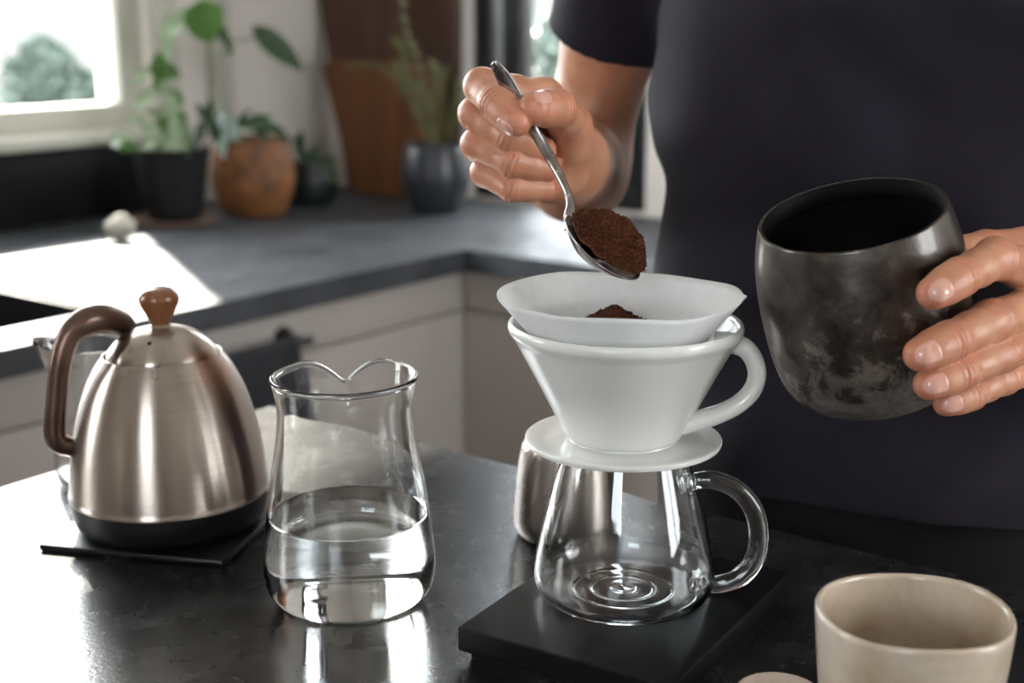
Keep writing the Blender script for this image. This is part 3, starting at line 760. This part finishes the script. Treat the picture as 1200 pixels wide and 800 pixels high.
# ground coffee: smooth noise + granules
def vnoise(p, s):
    from mathutils import noise
    return noise.noise(p * s)
def granules(bm, pts, rnd, size):
    for p, nrm in pts:
        s = size * rnd.uniform(.5, 1.3)
        q = Euler((rnd.random() * 6, rnd.random() * 6, rnd.random() * 6)).to_matrix()
        c = p + nrm * s * .3
        vs = [bm.verts.new(c + q @ (Vector(k) * s * rnd.uniform(.6, 1.1))) for k in ((1, 1, 1), (-1, -1, 1), (-1, 1, -1), (1, -1, -1), (0.2, 0, 1.3))]
        for f in ((0, 1, 4), (1, 2, 4), (2, 0, 4), (0, 3, 1), (1, 3, 2), (2, 3, 0)): bm.faces.new([vs[i] for i in f])
def coffee_heap(name, label, hfun, rad, mat4, seed, n=2600, size=.00075, ex=1.0):
    rnd = random.Random(seed); bm = bmesh.new(); rings = []
    R, S = 26, 72
    c = bm.verts.new((0, 0, hfun(0, 0))); pts = []
    for i in range(1, R + 1):
        row = []
        for k in range(S):
            a = 2 * PI * k / S; x, y = rad * ex * i / R * math.cos(a), rad * i / R * math.sin(a)
            z = hfun(x, y) + (.0016 * vnoise(Vector((x, y, seed)), 260) + .0006 * vnoise(Vector((x, y, seed + 5)), 700)) * (1 if i < R else 0)
            row.append(bm.verts.new((x, y, z)))
        rings.append(row)
    for k in range(S): bm.faces.new((c, rings[0][k], rings[0][(k + 1) % S]))
    for A, B in zip(rings, rings[1:]):
        for k in range(S): bm.faces.new((A[k], B[k], B[(k + 1) % S], A[(k + 1) % S]))
    for _ in range(n):
        a = rnd.random() * 2 * PI; q = rnd.random() ** .5 * .97
        x, y = rad * ex * q * math.cos(a), rad * q * math.sin(a)
        pts.append((Vector((x, y, hfun(x, y))), Vector((0, 0, 1))))
    granules(bm, pts, rnd, size)
    o = from_bm(bm, name, M['coffee'], smooth=False)
    o.matrix_world = mat4
    return tag(o, label, 'coffee', kind='stuff')
def mound(x, y):
    r = math.hypot(x - .0, y - .0)
    return .0305 - .60 * (math.sqrt(r * r + .003 ** 2) - .003) + .0008 * math.sin(x * 400 + 1) * math.cos(y * 350)
coffee_heap('coffee_grounds', 'mound of brown ground coffee inside the paper filter', mound, .0375, Matrix.Translation((DC.x - .0062, DC.y + .001, .1468)), 3, 6000, .0010)

# ------------------------------------------------------------------ spoon
SPN = at(668, 252, .712); SPT = at(744, 327, .684)
spoon = root('spoon', 'steel spoon heaped with ground coffee, held in the raised hand', 'spoon', at(703, 292, .70))
SL = spoon.location.copy()
hpts = [at(578, 72, .7396), at(580.5, 75.5, .7400), at(592, 94, .7425), at(606, 118, .7440), at(622, 145, .7425), at(642, 180, .7370), at(660, 214, .7270), at(668, 236, .7190), at(668, 252, .7130), at(672, 263, .7090)]
hdir = (hpts[5] - hpts[2]).normalized()
hr = [(.0008, .0006), (.0028, .0011), (.0046, .0013), (.0041, .0013), (.0037, .0014), (.0033, .0015), (.0024, .0016), (.0024, .0017), (.0040, .0014), (.0070, .0008)]
from_bm(tube([p - SL for p in hpts], hr, 20, 8, (-.35, -.93, -.1)), 'handle', M['spoon'], spoon)
A_ = (SPT - SPN); LEN = A_.length; A_.normalize()
W_ = Vector((.18, 1, .30)); W_ = (W_ - A_ * W_.dot(A_)).normalized()
N_ = A_.cross(W_).normalized()
if N_.z < 0: N_ = -N_
bm = bmesh.new(); HW, DP = .0170, .0105
rings = []; RN, SN = 12, 56
def bowlpt(q, a):
    l = math.cos(a); w = math.sin(a)
    wid = HW * (1 + .10 * l) * w * q
    ln = LEN * .5 * l * q
    return Vector((ln, wid, -DP * (1 - q ** 2.2) * (1 - .15 * l)))
c = bm.verts.new(bowlpt(0, 0))
for i in range(1, RN + 1): rings.append([bm.verts.new(bowlpt(i / RN, 2 * PI * k / SN)) for k in range(SN)])
for k in range(SN): bm.faces.new((c, rings[0][k], rings[0][(k + 1) % SN]))
for A, B in zip(rings, rings[1:]):
    for k in range(SN): bm.faces.new((A[k], B[k], B[(k + 1) % SN], A[(k + 1) % SN]))
BOWL = Matrix(((A_.x, W_.x, N_.x), (A_.y, W_.y, N_.y), (A_.z, W_.z, N_.z))).to_4x4()
BOWL.translation = (SPN + SPT) / 2 - SL
bm.transform(BOWL)
o = from_bm(bm, 'bowl', M['spoon'], spoon); md = o.modifiers.new('solid', 'SOLIDIFY'); md.thickness = .0009; md.offset = 0
def heap(x, y):
    q = math.hypot(x / (LEN * .5), y / HW)
    return -.0006 + .0192 * max(0, 1 - q ** 2.0) ** .72 * (1 + .18 * x / (LEN * .5)) + .0006 * math.sin(x * 500 + y * 300)
BW = BOWL.copy(); BW.translation = (SPN + SPT) / 2 + A_ * .0015
coffee_heap('spooned_coffee', 'heap of ground coffee piled on the steel spoon', heap, HW * .96, BW, 9, 5200, .0012, LEN * .5 / HW * .98)

# ------------------------------------------------------------------ small tin behind the server
tin = root('steel_tin', 'small rounded steel tin standing behind the glass server', 'tin', (.0350, .812, 0))
from_bm(lathe(smooth_profile([(0, 0, 'c'), (.026, 0), (.0325, .0035), (.0345, .010), (.0340, .022), (.0320, .040), (.0300, .054), (.0285, .060), (.0255, .0635), (.0240, .064, 'c'), (.0232, .063), (.026, .055), (.030, .03), (.030, .008), (.02, .003), (0, .003)], 5), 80), 'vessel', M['steel_tin'], tin)
from_bm(lathe(smooth_profile([(0, .0645, 'c'), (.016, .0660), (.0215, .0655), (.0240, .0630), (.0240, .060, 'c'), (0, .060)], 4), 64), 'lid', M['steel_tin'], tin)

# ------------------------------------------------------------------ cup and little dish
CC = at(1071, 713, .540); CC.z = 0
cup = root('stoneware_cup', 'cream glazed stoneware cup on the table beside the black scale', 'cup', (.1750, .535, 0))
cup.scale = (1.01, 1.01, 1)
def cupwarp(r, z, a):
    k = z / .075
    return r * (1 + .012 * math.sin(a * 2 + .8) * k + .004 * math.sin(a * 5)), z + k * .0008 * math.sin(a * 3)
from_bm(lathe(smooth_profile([(0, .001, 'c'), (.024, .0), (.029, .003), (.0335, .012), (.0375, .030), (.0398, .050), (.0413, .068), (.0415, .0735), (.0402, .0750), (.0386, .0735), (.0382, .068), (.0365, .050), (.0345, .030), (.030, .013), (.02, .007), (0, .006)], 6), 112, cupwarp), 'body', M['cup'], cup)
ds = root('pinch_dish', 'small shallow beige dish at the foot of the cream cup', 'dish', (.1270, .576, 0))
ds.scale = (.82, .82, .62)
from_bm(lathe(smooth_profile([(0, 0, 'c'), (.012, 0), (.019, .006), (.0245, .018), (.0250, .020), (.0238, .0205), (.018, .009), (.01, .005), (0, .004)], 5), 64), 'bowl', M['dish'], ds)

# ------------------------------------------------------------------ canister held in the left hand
OC = at(998, 250, .672)
AX = Vector((-.235, -.20, .95)).normalized()         # from bottom to mouth
CB = OC - AX * .1019
can = root('metal_canister', 'tarnished dark pewter canister tilted open in the hand', 'canister', CB)
can.scale = (1.035, 1.035, 1.04)
can.rotation_euler = AX.to_track_quat('Z', 'Y').to_euler()
from_bm(lathe(smooth_profile([(0, .001, 'c'), (.028, 0), (.0385, .0030), (.0455, .0105), (.0493, .024), (.0513, .042), (.0517, .060), (.0506, .077), (.0480, .090), (.0462, .0965), (.0455, .0980, 'c'), (.0440, .0978, 'c')], 6), 128), 'body', M['canister'], can)
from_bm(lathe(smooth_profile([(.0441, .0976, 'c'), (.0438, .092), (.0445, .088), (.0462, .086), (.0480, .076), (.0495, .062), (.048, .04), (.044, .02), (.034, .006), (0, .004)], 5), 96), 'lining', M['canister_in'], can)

# ------------------------------------------------------------------ implicit surfaces for the figure
def iso(f, lo, hi, h, nb=8):
    lo = np.array(lo, float); hi = np.array(hi, float); B = nb * h
    n = np.ceil((hi - lo) / B).astype(int)
    g = np.stack(np.meshgrid(*[np.arange(k) for k in n], indexing='ij'), -1).reshape(-1, 3)
    keep = []
    for i in range(0, len(g), 200000):
        c = lo + (g[i:i + 200000] + .5) * B
        keep.append(np.abs(f(c)) < B * 1.15)
    g = g[np.concatenate(keep)]
    r = np.arange(nb + 1)
    off = np.stack(np.meshgrid(r, r, r, indexing='ij'), -1).reshape(-1, 3)
    K, P, Q = [], [], {0: [], 1: [], 2: []}
    def enc(c): return (c[..., 0].astype(np.int64) * 8192 + c[..., 1]) * 8192 + c[..., 2]
    for i in range(0, len(g), 400):
        gb = g[i:i + 400] * nb
        pts = lo + (gb[:, None, :] + off[None]) * h
        v = f(pts.reshape(-1, 3)).reshape(len(gb), nb + 1, nb + 1, nb + 1)
        v = np.where(np.abs(v) < 1e-9, 1e-9, v)
        cor = {}
        for a in (0, 1):
            for b in (0, 1):
                for c in (0, 1): cor[a, b, c] = v[:, a:a + nb, b:b + nb, c:c + nb]
        neg = sum((cor[k] < 0).astype(np.int8) for k in cor)
        act = (neg > 0) & (neg < 8)
        ai = np.argwhere(act)
        if not len(ai): continue
        cv = {k: cor[k][act] for k in cor}
        acc = np.zeros((len(ai), 3)); cnt = np.zeros(len(ai))
        for k0 in cor:
            for ax in range(3):
                if k0[ax] == 1: continue
                k1 = list(k0); k1[ax] = 1; k1 = tuple(k1)
                A, Bv = cv[k0], cv[k1]; m = (A < 0) != (Bv < 0)
                t = np.where(m, A / np.where(m, A - Bv, 1), 0)
                p = np.zeros((len(ai), 3)) + np.array(k0, float); p[:, ax] = t
                acc += p * m[:, None]; cnt += m
        cell = gb[ai[:, 0]] + ai[:, 1:]
        P.append(lo + (cell + acc / cnt[:, None]) * h); K.append(cell)
        for ax in range(3):
            k1 = [0, 0, 0]; k1[ax] = 1
            A, Bv = cv[0, 0, 0], cv[tuple(k1)]; m = (A < 0) != (Bv < 0)
            Q[ax].append((cell[m], A[m] < 0))
    K = np.concatenate(K); P = np.concatenate(P); keys = enc(K)
    o = np.argsort(keys); keys = keys[o]; P = P[o]
    faces = []
    for ax in range(3):
        c = np.concatenate([q[0] for q in Q[ax]]); s = np.concatenate([q[1] for q in Q[ax]])
        e1 = np.zeros(3, int); e2 = np.zeros(3, int); e1[(ax + 1) % 3] = 1; e2[(ax + 2) % 3] = 1
        idx = []; ok = np.ones(len(c), bool)
        for d in (c, c - e1, c - e1 - e2, c - e2):
            kk = enc(d); j = np.clip(np.searchsorted(keys, kk), 0, len(keys) - 1)
            ok &= keys[j] == kk; idx.append(j)
        q = np.stack(idx, -1)
        q = np.where(s[:, None], q, q[:, ::-1])
        faces.append(q[ok])
    return P, np.concatenate(faces)
def mesh_from(name, P, Fc, attrs=None):
    me = bpy.data.meshes.new(name)
    me.vertices.add(len(P)); me.vertices.foreach_set('co', np.asarray(P, np.float32).ravel())
    me.loops.add(len(Fc) * 4); me.loops.foreach_set('vertex_index', np.asarray(Fc, np.int32).ravel())
    me.polygons.add(len(Fc)); me.polygons.foreach_set('loop_start', np.arange(len(Fc), dtype=np.int32) * 4)
    me.polygons.foreach_set('use_smooth', np.ones(len(Fc), bool))
    me.update(calc_edges=True); me.validate()
    for k, a in (attrs or {}).items():
        at_ = me.attributes.new(k, 'FLOAT', 'POINT'); at_.data.foreach_set('value', np.asarray(a, np.float32))
    return me
def nv(v): return np.array(tuple(v), float)
def seg_d(p, a, b, ra, rb):
    ab = b - a; L = ab @ ab
    t = np.clip(((p - a) @ ab) / L, 0, 1)
    d = np.sqrt(((p - (a + t[:, None] * ab)) ** 2).sum(1))
    return d - (ra + (rb - ra) * t)
def ell_d(p, c, R, r):
    q = ((p - c) @ R) / r
    k = np.sqrt((q ** 2).sum(1)); return (k - 1) * min(r)
def smin(a, b, k):
    h = np.clip(.5 + .5 * (b - a) / k, 0, 1)
    return b + (a - b) * h - k * h * (1 - h)

class Finger:
    """joints: list of (point, radius) from the knuckle to the fingertip; hint = rough direction of the nail side"""
    def __init__(s, joints, hint, crease=True):
        s.P = [nv(j[0]) for j in joints]; s.r = [j[1] for j in joints]; s.hint = nv(Vector(hint).normalized()); s.crease = crease
        s.lo = np.min(s.P, 0) - .03; s.hi = np.max(s.P, 0) + .03
    def dorsal(s, i):
        a = s.P[max(0, i - 1)]; b = s.P[min(len(s.P) - 1, i + 1)]; t = (b - a) / np.linalg.norm(b - a)
        u = s.hint - t * (s.hint @ t); return t, u / np.linalg.norm(u)
    def d(s, p):
        full = np.full(len(p), 9.0); m_ = ((p > s.lo) & (p < s.hi)).all(1)
        if m_.any(): full[m_] = s.d_in(p[m_])
        return full
    def d_in(s, p):
        out = np.full(len(p), 9.0)
        for i in range(len(s.P) - 1):
            a, b, ra, rb = s.P[i], s.P[i + 1], s.r[i], s.r[i + 1]
            m = (a + b) / 2; rm_ = (ra + rb) / 2 * (.93 if i < len(s.P) - 2 else 1.0)
            out = smin(out, seg_d(p, a, m, ra, rm_), .004) if i else seg_d(p, a, m, ra, rm_)
            out = smin(out, seg_d(p, m, b, rm_, rb), .004)
        out = out + .0006
        if s.crease:
            for i in range(1, len(s.P) - 1):
                t, u = s.dorsal(i); q = p - s.P[i]; ax = q @ t; du = q @ u
                w = np.clip((du / s.r[i] - .35) / .4, 0, 1) * np.exp(-(ax / .0042) ** 2)
                out = out + .00055 * w * np.cos(ax * 2 * PI / .0029)
        return out
    def flush(s, p):
        """reddish skin at the finger joints and the tip"""
        w = np.zeros(len(p))
        for i in range(1, len(s.P)):
            k = .55 if i < len(s.P) - 1 else .75
            w = np.maximum(w, k * np.exp(-(((p - s.P[i]) ** 2).sum(1) / (s.r[i] * 1.15) ** 2) ** 1.5))
        return w
def nail(parent_loc, fn, sdf, length, width, off=0.0, hint=None):
    """curved plate laid on the back of the last joint"""
    a = fn.P[-2]; b = fn.P[-1]; t = (b - a) / np.linalg.norm(b - a)
    hv = nv(Vector(hint).normalized()) if hint is not None else fn.hint
    u = hv - t * (hv @ t); u /= np.linalg.norm(u); v = np.cross(t, u)
    r = fn.r[-1]; c0 = b + t * (off + r * .15)
    n, m = 14, 12; pts = []; 
    for i in range(n + 1):
        for j in range(m + 1):
            y = -1 + 2 * i / n; x = -1 + 2 * j / m
            # superellipse outline
            xx = x * math.sqrt(max(0, 1 - abs(y) ** 4.5 * .55)); yy = y * math.sqrt(max(0, 1 - abs(x) ** 3.2 * .42))
            ph = xx * width / (2 * r)
            pts.append((c0 + t * yy * length / 2, u * math.cos(ph) + v * math.sin(ph), max(abs(x), abs(y))))
    base = np.array([q[0] for q in pts]); dr = np.array([q[1] for q in pts]); e = np.array([q[2] for q in pts])
    s = np.full(len(base), r * 2.2)
    for _ in range(14): s -= sdf(base + dr * s[:, None]) * .8
    s += np.where(e > .99, -.0004, .00055 - .0001 * e)
    P = base + dr * s[:, None] - nv(parent_loc)
    fc = [(i * (m + 1) + j, i * (m + 1) + j + 1, (i + 1) * (m + 1) + j + 1, (i + 1) * (m + 1) + j) for i in range(n) for j in range(m)]
    me = mesh_from('fingernail', P, np.array(fc)); bm = bmesh.new(); bm.from_mesh(me); bmesh.ops.recalc_face_normals(bm, faces=bm.faces)
    bm.to_mesh(me); bm.free()
    for p_ in me.polygons: p_.use_smooth = True
    return me

# --- right hand (screen left) holding the spoon
def J(*a): return [(at(x, y, Y), r) for x, y, Y, r in a]
R_index = Finger(J((637, 116, .798, .0118), (565, 101, .7660, .0106), (583, 121, .7470, .0101), (605, 142, .7330, .0090)), (-.35, -.9, -.25))
R_mid = Finger(J((618, 140, .815, .0115), (558, 133, .7790, .0102), (598, 159, .7620, .0095), (636, 176, .7700, .0086)), (-.5, -.85, -.2))
R_ring = Finger(J((612, 172, .815, .0110), (560, 169, .7800, .0099), (600, 189, .7640, .0092), (642, 197, .7750, .0084)), (-.5, -.85, -.3))
R_pink = Finger(J((614, 204, .815, .0105), (570, 201, .7840, .0093), (600, 219, .7700, .0086), (640, 221, .7800, .0078)), (-.5, -.8, -.4))
R_thumb = Finger(J((664, 193, .818, .0150), (668, 146, .778, .0125), (652, 127, .7500, .0108), (627, 127, .7345, .0098)), (.1, -.75, .65))
RF = [R_index, R_mid, R_ring, R_pink, R_thumb]
WR = nv(at(668, 190, .885)); ELB = nv(at(676, 200, 1.100)); SHO = nv(at(768, -150, 1.010))
RP = [(nv(at(637, 114, .798)), .0112), (nv(at(618, 142, .815)), .0125), (nv(at(614, 172, .815)), .0125), (nv(at(620, 204, .815)), .0120)]
def right_arm(p):
    palm = np.full(len(p), 9.0)
    for (k, r) in RP: palm = smin(palm, seg_d(p, k, WR + (k - WR) * .12, r, .020), .012)
    palm = smin(palm, seg_d(p, nv(at(665, 205, .800)), nv(at(672, 200, .850)), .0130, .018), .012)      # heel of the palm
    palm = smin(palm, seg_d(p, nv(at(657, 178, .800)), nv(at(664, 195, .840)), .0130, .018), .010)
    palm = smin(palm, seg_d(p, nv(at(640, 212, .795)), nv(at(668, 208, .840)), .0130, .016), .010)      # little-finger edge
    palm = smin(palm, seg_d(p, nv(at(670, 168, .790)), nv(at(668, 190, .830)), .0135, .018), .010)      # thumb base
    fore = smin(seg_d(p, WR, (WR + ELB) / 2, .0245, .033), seg_d(p, (WR + ELB) / 2, ELB, .033, .0365), .02)
    fore = smin(fore, seg_d(p, ELB, (ELB + SHO) / 2, .0365, .0355), .03)
    fore = smin(fore, seg_d(p, (ELB + SHO) / 2, SHO, .0355, .034), .02)
    body = smin(palm, fore, .012)
    out = body
    for f_ in RF[:4]: out = np.minimum(out, smin(body, f_.d(p), .006))
    out = np.minimum(out, smin(body, R_thumb.d(p), .010))
    return out
# --- left hand (screen right) round the canister
L_index = Finger(J((1222, 322, .690, .0125), (1166, 303, .6420, .0108), (1124, 325, .6190, .0096), (1094, 343, .6100, .0086)), (-.1, -.95, .15))
L_mid = Finger(J((1235, 352, .685, .0125), (1162, 376, .6320, .0108), (1112, 400, .6110, .0098), (1079, 415, .6030, .0088)), (-.1, -1, .1))
L_ring = Finger(J((1238, 388, .685, .0120), (1171, 414, .6340, .0100), (1122, 437, .6140, .0092), (1089, 450, .6070, .0082)), (-.1, -1, .05))
L_pink = Finger(J((1232, 422, .690, .0110), (1174, 443, .6450, .0088), (1136, 462, .6270, .0080), (1109, 472, .6210, .0072)), (-.1, -1, .0))
L_thumb = Finger(J((1262, 345, .745, .0150), (1200, 292, .760, .0130), (1155, 292, .755, .0112), (1115, 300, .745, .0096)), (.2, .5, .8), False)
LF = [L_index, L_mid, L_ring, L_pink, L_thumb]
WL_ = nv(at(1345, 400, .745)); ELBL = nv((.530, .900, .10)); SHOL = nv((.470, .900, .40))
def left_arm(p):
    palm = np.full(len(p), 9.0)
    for f_ in LF[:4]: palm = smin(palm, seg_d(p, f_.P[0], WL_, f_.r[0] + .001, .020), .012)
    palm = smin(palm, seg_d(p, LF[4].P[0], WL_, .016, .022), .014)
    fore = smin(seg_d(p, WL_, (WL_ + ELBL) / 2, .0265, .038), seg_d(p, (WL_ + ELBL) / 2, ELBL, .038, .038), .02)
    fore = smin(fore, seg_d(p, ELBL, SHOL, .040, .036), .03)
    body = smin(palm, fore, .022); out = body
    for f_ in LF[:4]: out = np.minimum(out, smin(body, f_.d(p), .007))
    out = np.minimum(out, smin(body, LF[4].d(p), .012))
    return out
# --- torso, neck and head, inside the clothes
TC = np.array((.288, .955)); TR = math.radians(-14)
tcos, tsin = math.cos(TR), math.sin(TR)
def torso(p, grow=0.0):
    x = (p[:, 0] - TC[0]) * tcos + (p[:, 1] - TC[1]) * tsin; y = -(p[:, 0] - TC[0]) * tsin + (p[:, 1] - TC[1]) * tcos
    z = p[:, 2]
    a = np.interp(z, [-.25, -.1, .05, .2, .33, .42, .50], [.170, .174, .177, .175, .176, .168, .09]) + grow
    b = np.interp(z, [-.25, -.1, .05, .2, .33, .42, .50], [.115, .115, .118, .116, .120, .100, .05]) + grow
    q = (np.abs(x / a) ** 2.35 + np.abs(y / b) ** 2.35) ** (1 / 2.35)
    d = (q - 1) * np.minimum(a, b)
    d = np.maximum(d, z - .475 - grow); return np.maximum(d, -.30 - z)
NECK = nv((.29, .965, .46)); HEAD = nv((.285, .945, .62))
def upper(p):
    d = torso(p, -.008)
    d = smin(d, seg_d(p, SHO + nv((.04, 0, 0)), SHOL - nv((.04, 0, 0)), .036, .036), .03)
    d = smin(d, seg_d(p, NECK, NECK + nv((-.003, -.01, .08)), .056, .052), .03)
    h = ell_d(p, HEAD, np.eye(3), (.076, .095, .112)); h = smin(h, ell_d(p, HEAD + nv((0, -.035, -.06)), np.eye(3), (.05, .05, .06)), .03)
    h = smin(h, seg_d(p, HEAD + nv((0, -.092, .0)), HEAD + nv((0, -.112, -.035)), .009, .014), .012)
    h = np.minimum(h, ell_d(p, HEAD + nv((-.078, .01, -.01)), np.eye(3), (.012, .02, .032)))
    h = np.minimum(h, ell_d(p, HEAD + nv((.078, .01, -.01)), np.eye(3), (.012, .02, .032)))
    for s_ in (-1, 1): h = np.maximum(h, -(seg_d(p, HEAD + nv((s_ * .022, -.104, .004)), HEAD + nv((s_ * .042, -.094, .004)), .010, .009)))
    h = smin(h, seg_d(p, HEAD + nv((-.020, -.083, -.066)), HEAD + nv((.020, -.083, -.066)), .007, .007), .006)
    return smin(d, h, .02)
PL = Vector((TC[0], TC[1], FLOOR))
person = root('person', 'person in a dark slate T-shirt spooning coffee and tilting a dark canister', 'person', PL)
def bounds(*pts, m=.06):
    a = np.array(pts); return a.min(0) - m, a.max(0) + m
lo, hi = bounds(WR, ELB, SHO, *[q for f_ in RF for q in f_.P])
P1, F1 = iso(right_arm, lo, hi, .00085)
lo, hi = bounds(WL_, ELBL, SHOL, *[q for f_ in LF for q in f_.P])
P2, F2 = iso(left_arm, lo, hi, .00085)
P3, F3 = iso(upper, (.0, .75, -.33), (.58, 1.15, .80), .006)
fl = np.concatenate([np.max([f_.flush(P1) for f_ in RF], 0), np.max([f_.flush(P2) for f_ in LF], 0), np.zeros(len(P3))])
me = mesh_from('body', np.concatenate([P1, P2, P3]) - nv(PL), np.concatenate([F1, F2 + len(P1), F3 + len(P1) + len(P2)]), {'flush': fl})
body = link('body', me, M['skin'], person)
for f_, ln, wd, of, sdf, hint in [(R_index, .0120, .0130, -.001, right_arm, (-.15, -.9, -.75)), (R_thumb, .0115, .0115, -.001, right_arm, (.15, -.85, .75)),
                          (L_index, .0118, .0135, 0, left_arm, (-.25, -.95, .1)), (L_mid, .0125, .0138, 0, left_arm, (-.3, -1, .1)), (L_ring, .0118, .0128, 0, left_arm, (-.3, -1, .1)), (L_pink, .0102, .0110, 0, left_arm, (-.3, -1, .05))]:
    link('fingernail', nail(PL, f_, f_.d, ln, wd, of, hint), M['nail'], body)
def hairf(p):
    h = ell_d(p, HEAD + nv((0, .008, .012)), np.eye(3), (.084, .100, .115))
    face = smin(np.maximum(p[:, 1] - (HEAD[1] - .022), p[:, 2] - (HEAD[2] + .052)), HEAD[2] - .07 - p[:, 2] + 9, .01)
    h = np.maximum(h, -face)
    return np.maximum(h, (HEAD[2] - .075) - p[:, 2]) + .002 * np.sin(p[:, 0] * 160 + p[:, 2] * 40)
P, Fc = iso(hairf, HEAD - .2, HEAD + .2, .006)
link('hair', mesh_from('hair', P - nv(PL), Fc), M['hair'], person)

for s_ in (-1, 1):
    c = HEAD + nv((s_ * .032, -.0755, .005)) - nv(PL)
    bm = bmesh.new(); bmesh.ops.create_uvsphere(bm, u_segments=20, v_segments=14, radius=.0115)
    e_ = from_bm(bm, 'eye', M['eye'], body); e_.location = c
    bm = bmesh.new(); bmesh.ops.create_uvsphere(bm, u_segments=16, v_segments=10, radius=.0055)
    e_ = from_bm(bm, 'iris', M['iris'], body); e_.location = c + nv((0, -.0068, 0))
    P, Fc = iso(lambda p: seg_d(p, HEAD + nv((s_ * .018, -.096, .026)), HEAD + nv((s_ * .046, -.083, .027)), .0035, .002), HEAD - .15, HEAD + .15, .0025)
    link('eyebrow', mesh_from('eyebrow', P - nv(PL), Fc), M['hair'], body)

# --- T-shirt
def nsm(p, s, o):
    return (np.sin(p[:, 0] * s + 1.7 * np.sin(p[:, 2] * s * .6 + o)) * np.sin(p[:, 2] * s * .7 + o * 2 + 1.3 * np.sin(p[:, 0] * s * .5)))
SLE_R = nv(at(713, 40, 1.064)); SLE_L = ELBL + (SHOL - ELBL) * .35
axR = (SHO - SLE_R) / np.linalg.norm(SHO - SLE_R); axL = (SHOL - SLE_L) / np.linalg.norm(SHOL - SLE_L)
def shirtf(p):
    fold = .0050 * nsm(p, 17, .3) + .0050 * nsm(p, 31, 1.1) + .0024 * nsm(p, 57, 2.2)
    d = torso(p, .008)
    drape = .004 * np.sin((p[:, 0] - .29) * 60 + p[:, 2] * 9) * np.clip((.12 - p[:, 2]) * 4, 0, 1)
    d = smin(d, seg_d(p, SHO + nv((.03, 0, .0)), SHOL - nv((.03, 0, 0)), .052, .052), .04)
    d = smin(d, seg_d(p, nv((.22, .975, .44)), nv((.355, .945, .44)), .05, .05), .05)
    sR = seg_d(p, SLE_R - axR * .03, SHO, .0455, .054); sL = seg_d(p, SLE_L - axL * .03, SHOL, .054, .054)
    d = smin(smin(d, sR, .018), sL, .018)
    hem = .0012 * np.exp(-((p[:, 2] - .024 - .006 * np.sin(p[:, 0] * 9)) / .0022) ** 2)
    return d + fold + drape + hem
P, Fc = iso(shirtf, (.0, .74, -.10), (.62, 1.18, .56), .004)
def cut(P, Fc, sd, near):
    s = sd(P); out = (s < 0) & near(P)
    bad = out[Fc].all(1); return P, Fc[~bad], s, out
s = P[:, 2] - (-.002 + .006 * np.sin(P[:, 0] * 9)); out = s < 0
Fc = Fc[~out[Fc].all(1)]; P[out, 2] -= np.maximum(s[out], -.006)
for E_, ax, far in ((SLE_R, axR, P[:, 0] < .13), (SLE_L, axL, P[:, 0] > .47)):
    s = (P - E_) @ ax; out = (s < 0) & (np.sqrt((((P - E_) - s[:, None] * ax) ** 2).sum(1)) < .062) & (s > -.12) & far
    Fc = Fc[~out[Fc].all(1)]; P[out] -= ax * np.maximum(s[out], -.006)[:, None]
s = .485 - P[:, 2]; out = s < 0; Fc = Fc[~out[Fc].all(1)]
me = mesh_from('t_shirt', P - nv(PL), Fc)
bm = bmesh.new(); bm.from_mesh(me)
bmesh.ops.delete(bm, geom=[v for v in bm.verts if not v.link_faces], context='VERTS'); bm.to_mesh(me); bm.free()
o = link('t_shirt', me, M['shirt'], person); o['label'] = 'dark slate short-sleeved T-shirt'
md = o.modifiers.new('smooth', 'SMOOTH'); md.factor = .5; md.iterations = 3
md = o.modifiers.new('solid', 'SOLIDIFY'); md.thickness = .0018; md.offset = -1
# --- trousers and shoes
HL, HR = nv((.20, .975, -.12)), nv((.375, .94, -.12))
def trf(p):
    z = p[:, 2]; d = np.maximum(torso(p, -.004), z - .045)
    d = np.maximum(d, -.16 - z)
    for h_, dx in ((HL, -.01), (HR, .01)):
        kn = h_ + nv((dx, -.01, -.35)); an = kn + nv((0, .02, -.42))
        d = smin(d, smin(seg_d(p, h_, kn, .082, .060), seg_d(p, kn, an, .060, .048), .03), .02)
    return np.maximum(d, -.915 - z)
P, Fc = iso(trf, (.04, .78, -.93), (.54, 1.14, .07), .009)
o = link('trousers', mesh_from('trousers', P - nv(PL), Fc), M['trousers'], person); o['label'] = 'black trousers'
for h_, dx in ((HL, -.01), (HR, .01)):
    c = h_ + nv((dx, 0, 0)); 
    def shf(p, c=c): return np.maximum(smin(seg_d(p, nv((c[0], c[1] + .04, -.905)), nv((c[0], c[1] - .13, -.915)), .045, .036), seg_d(p, nv((c[0], c[1] + .02, -.90)), nv((c[0], c[1] + .02, -.86)), .045, .042), .02), -.949 - p[:, 2])
    P, Fc = iso(shf, (c[0] - .09, c[1] - .24, -.97), (c[0] + .09, c[1] + .14, -.80), .007)
    link('shoe', mesh_from('shoe', P - nv(PL), Fc), M['shoe'], person)
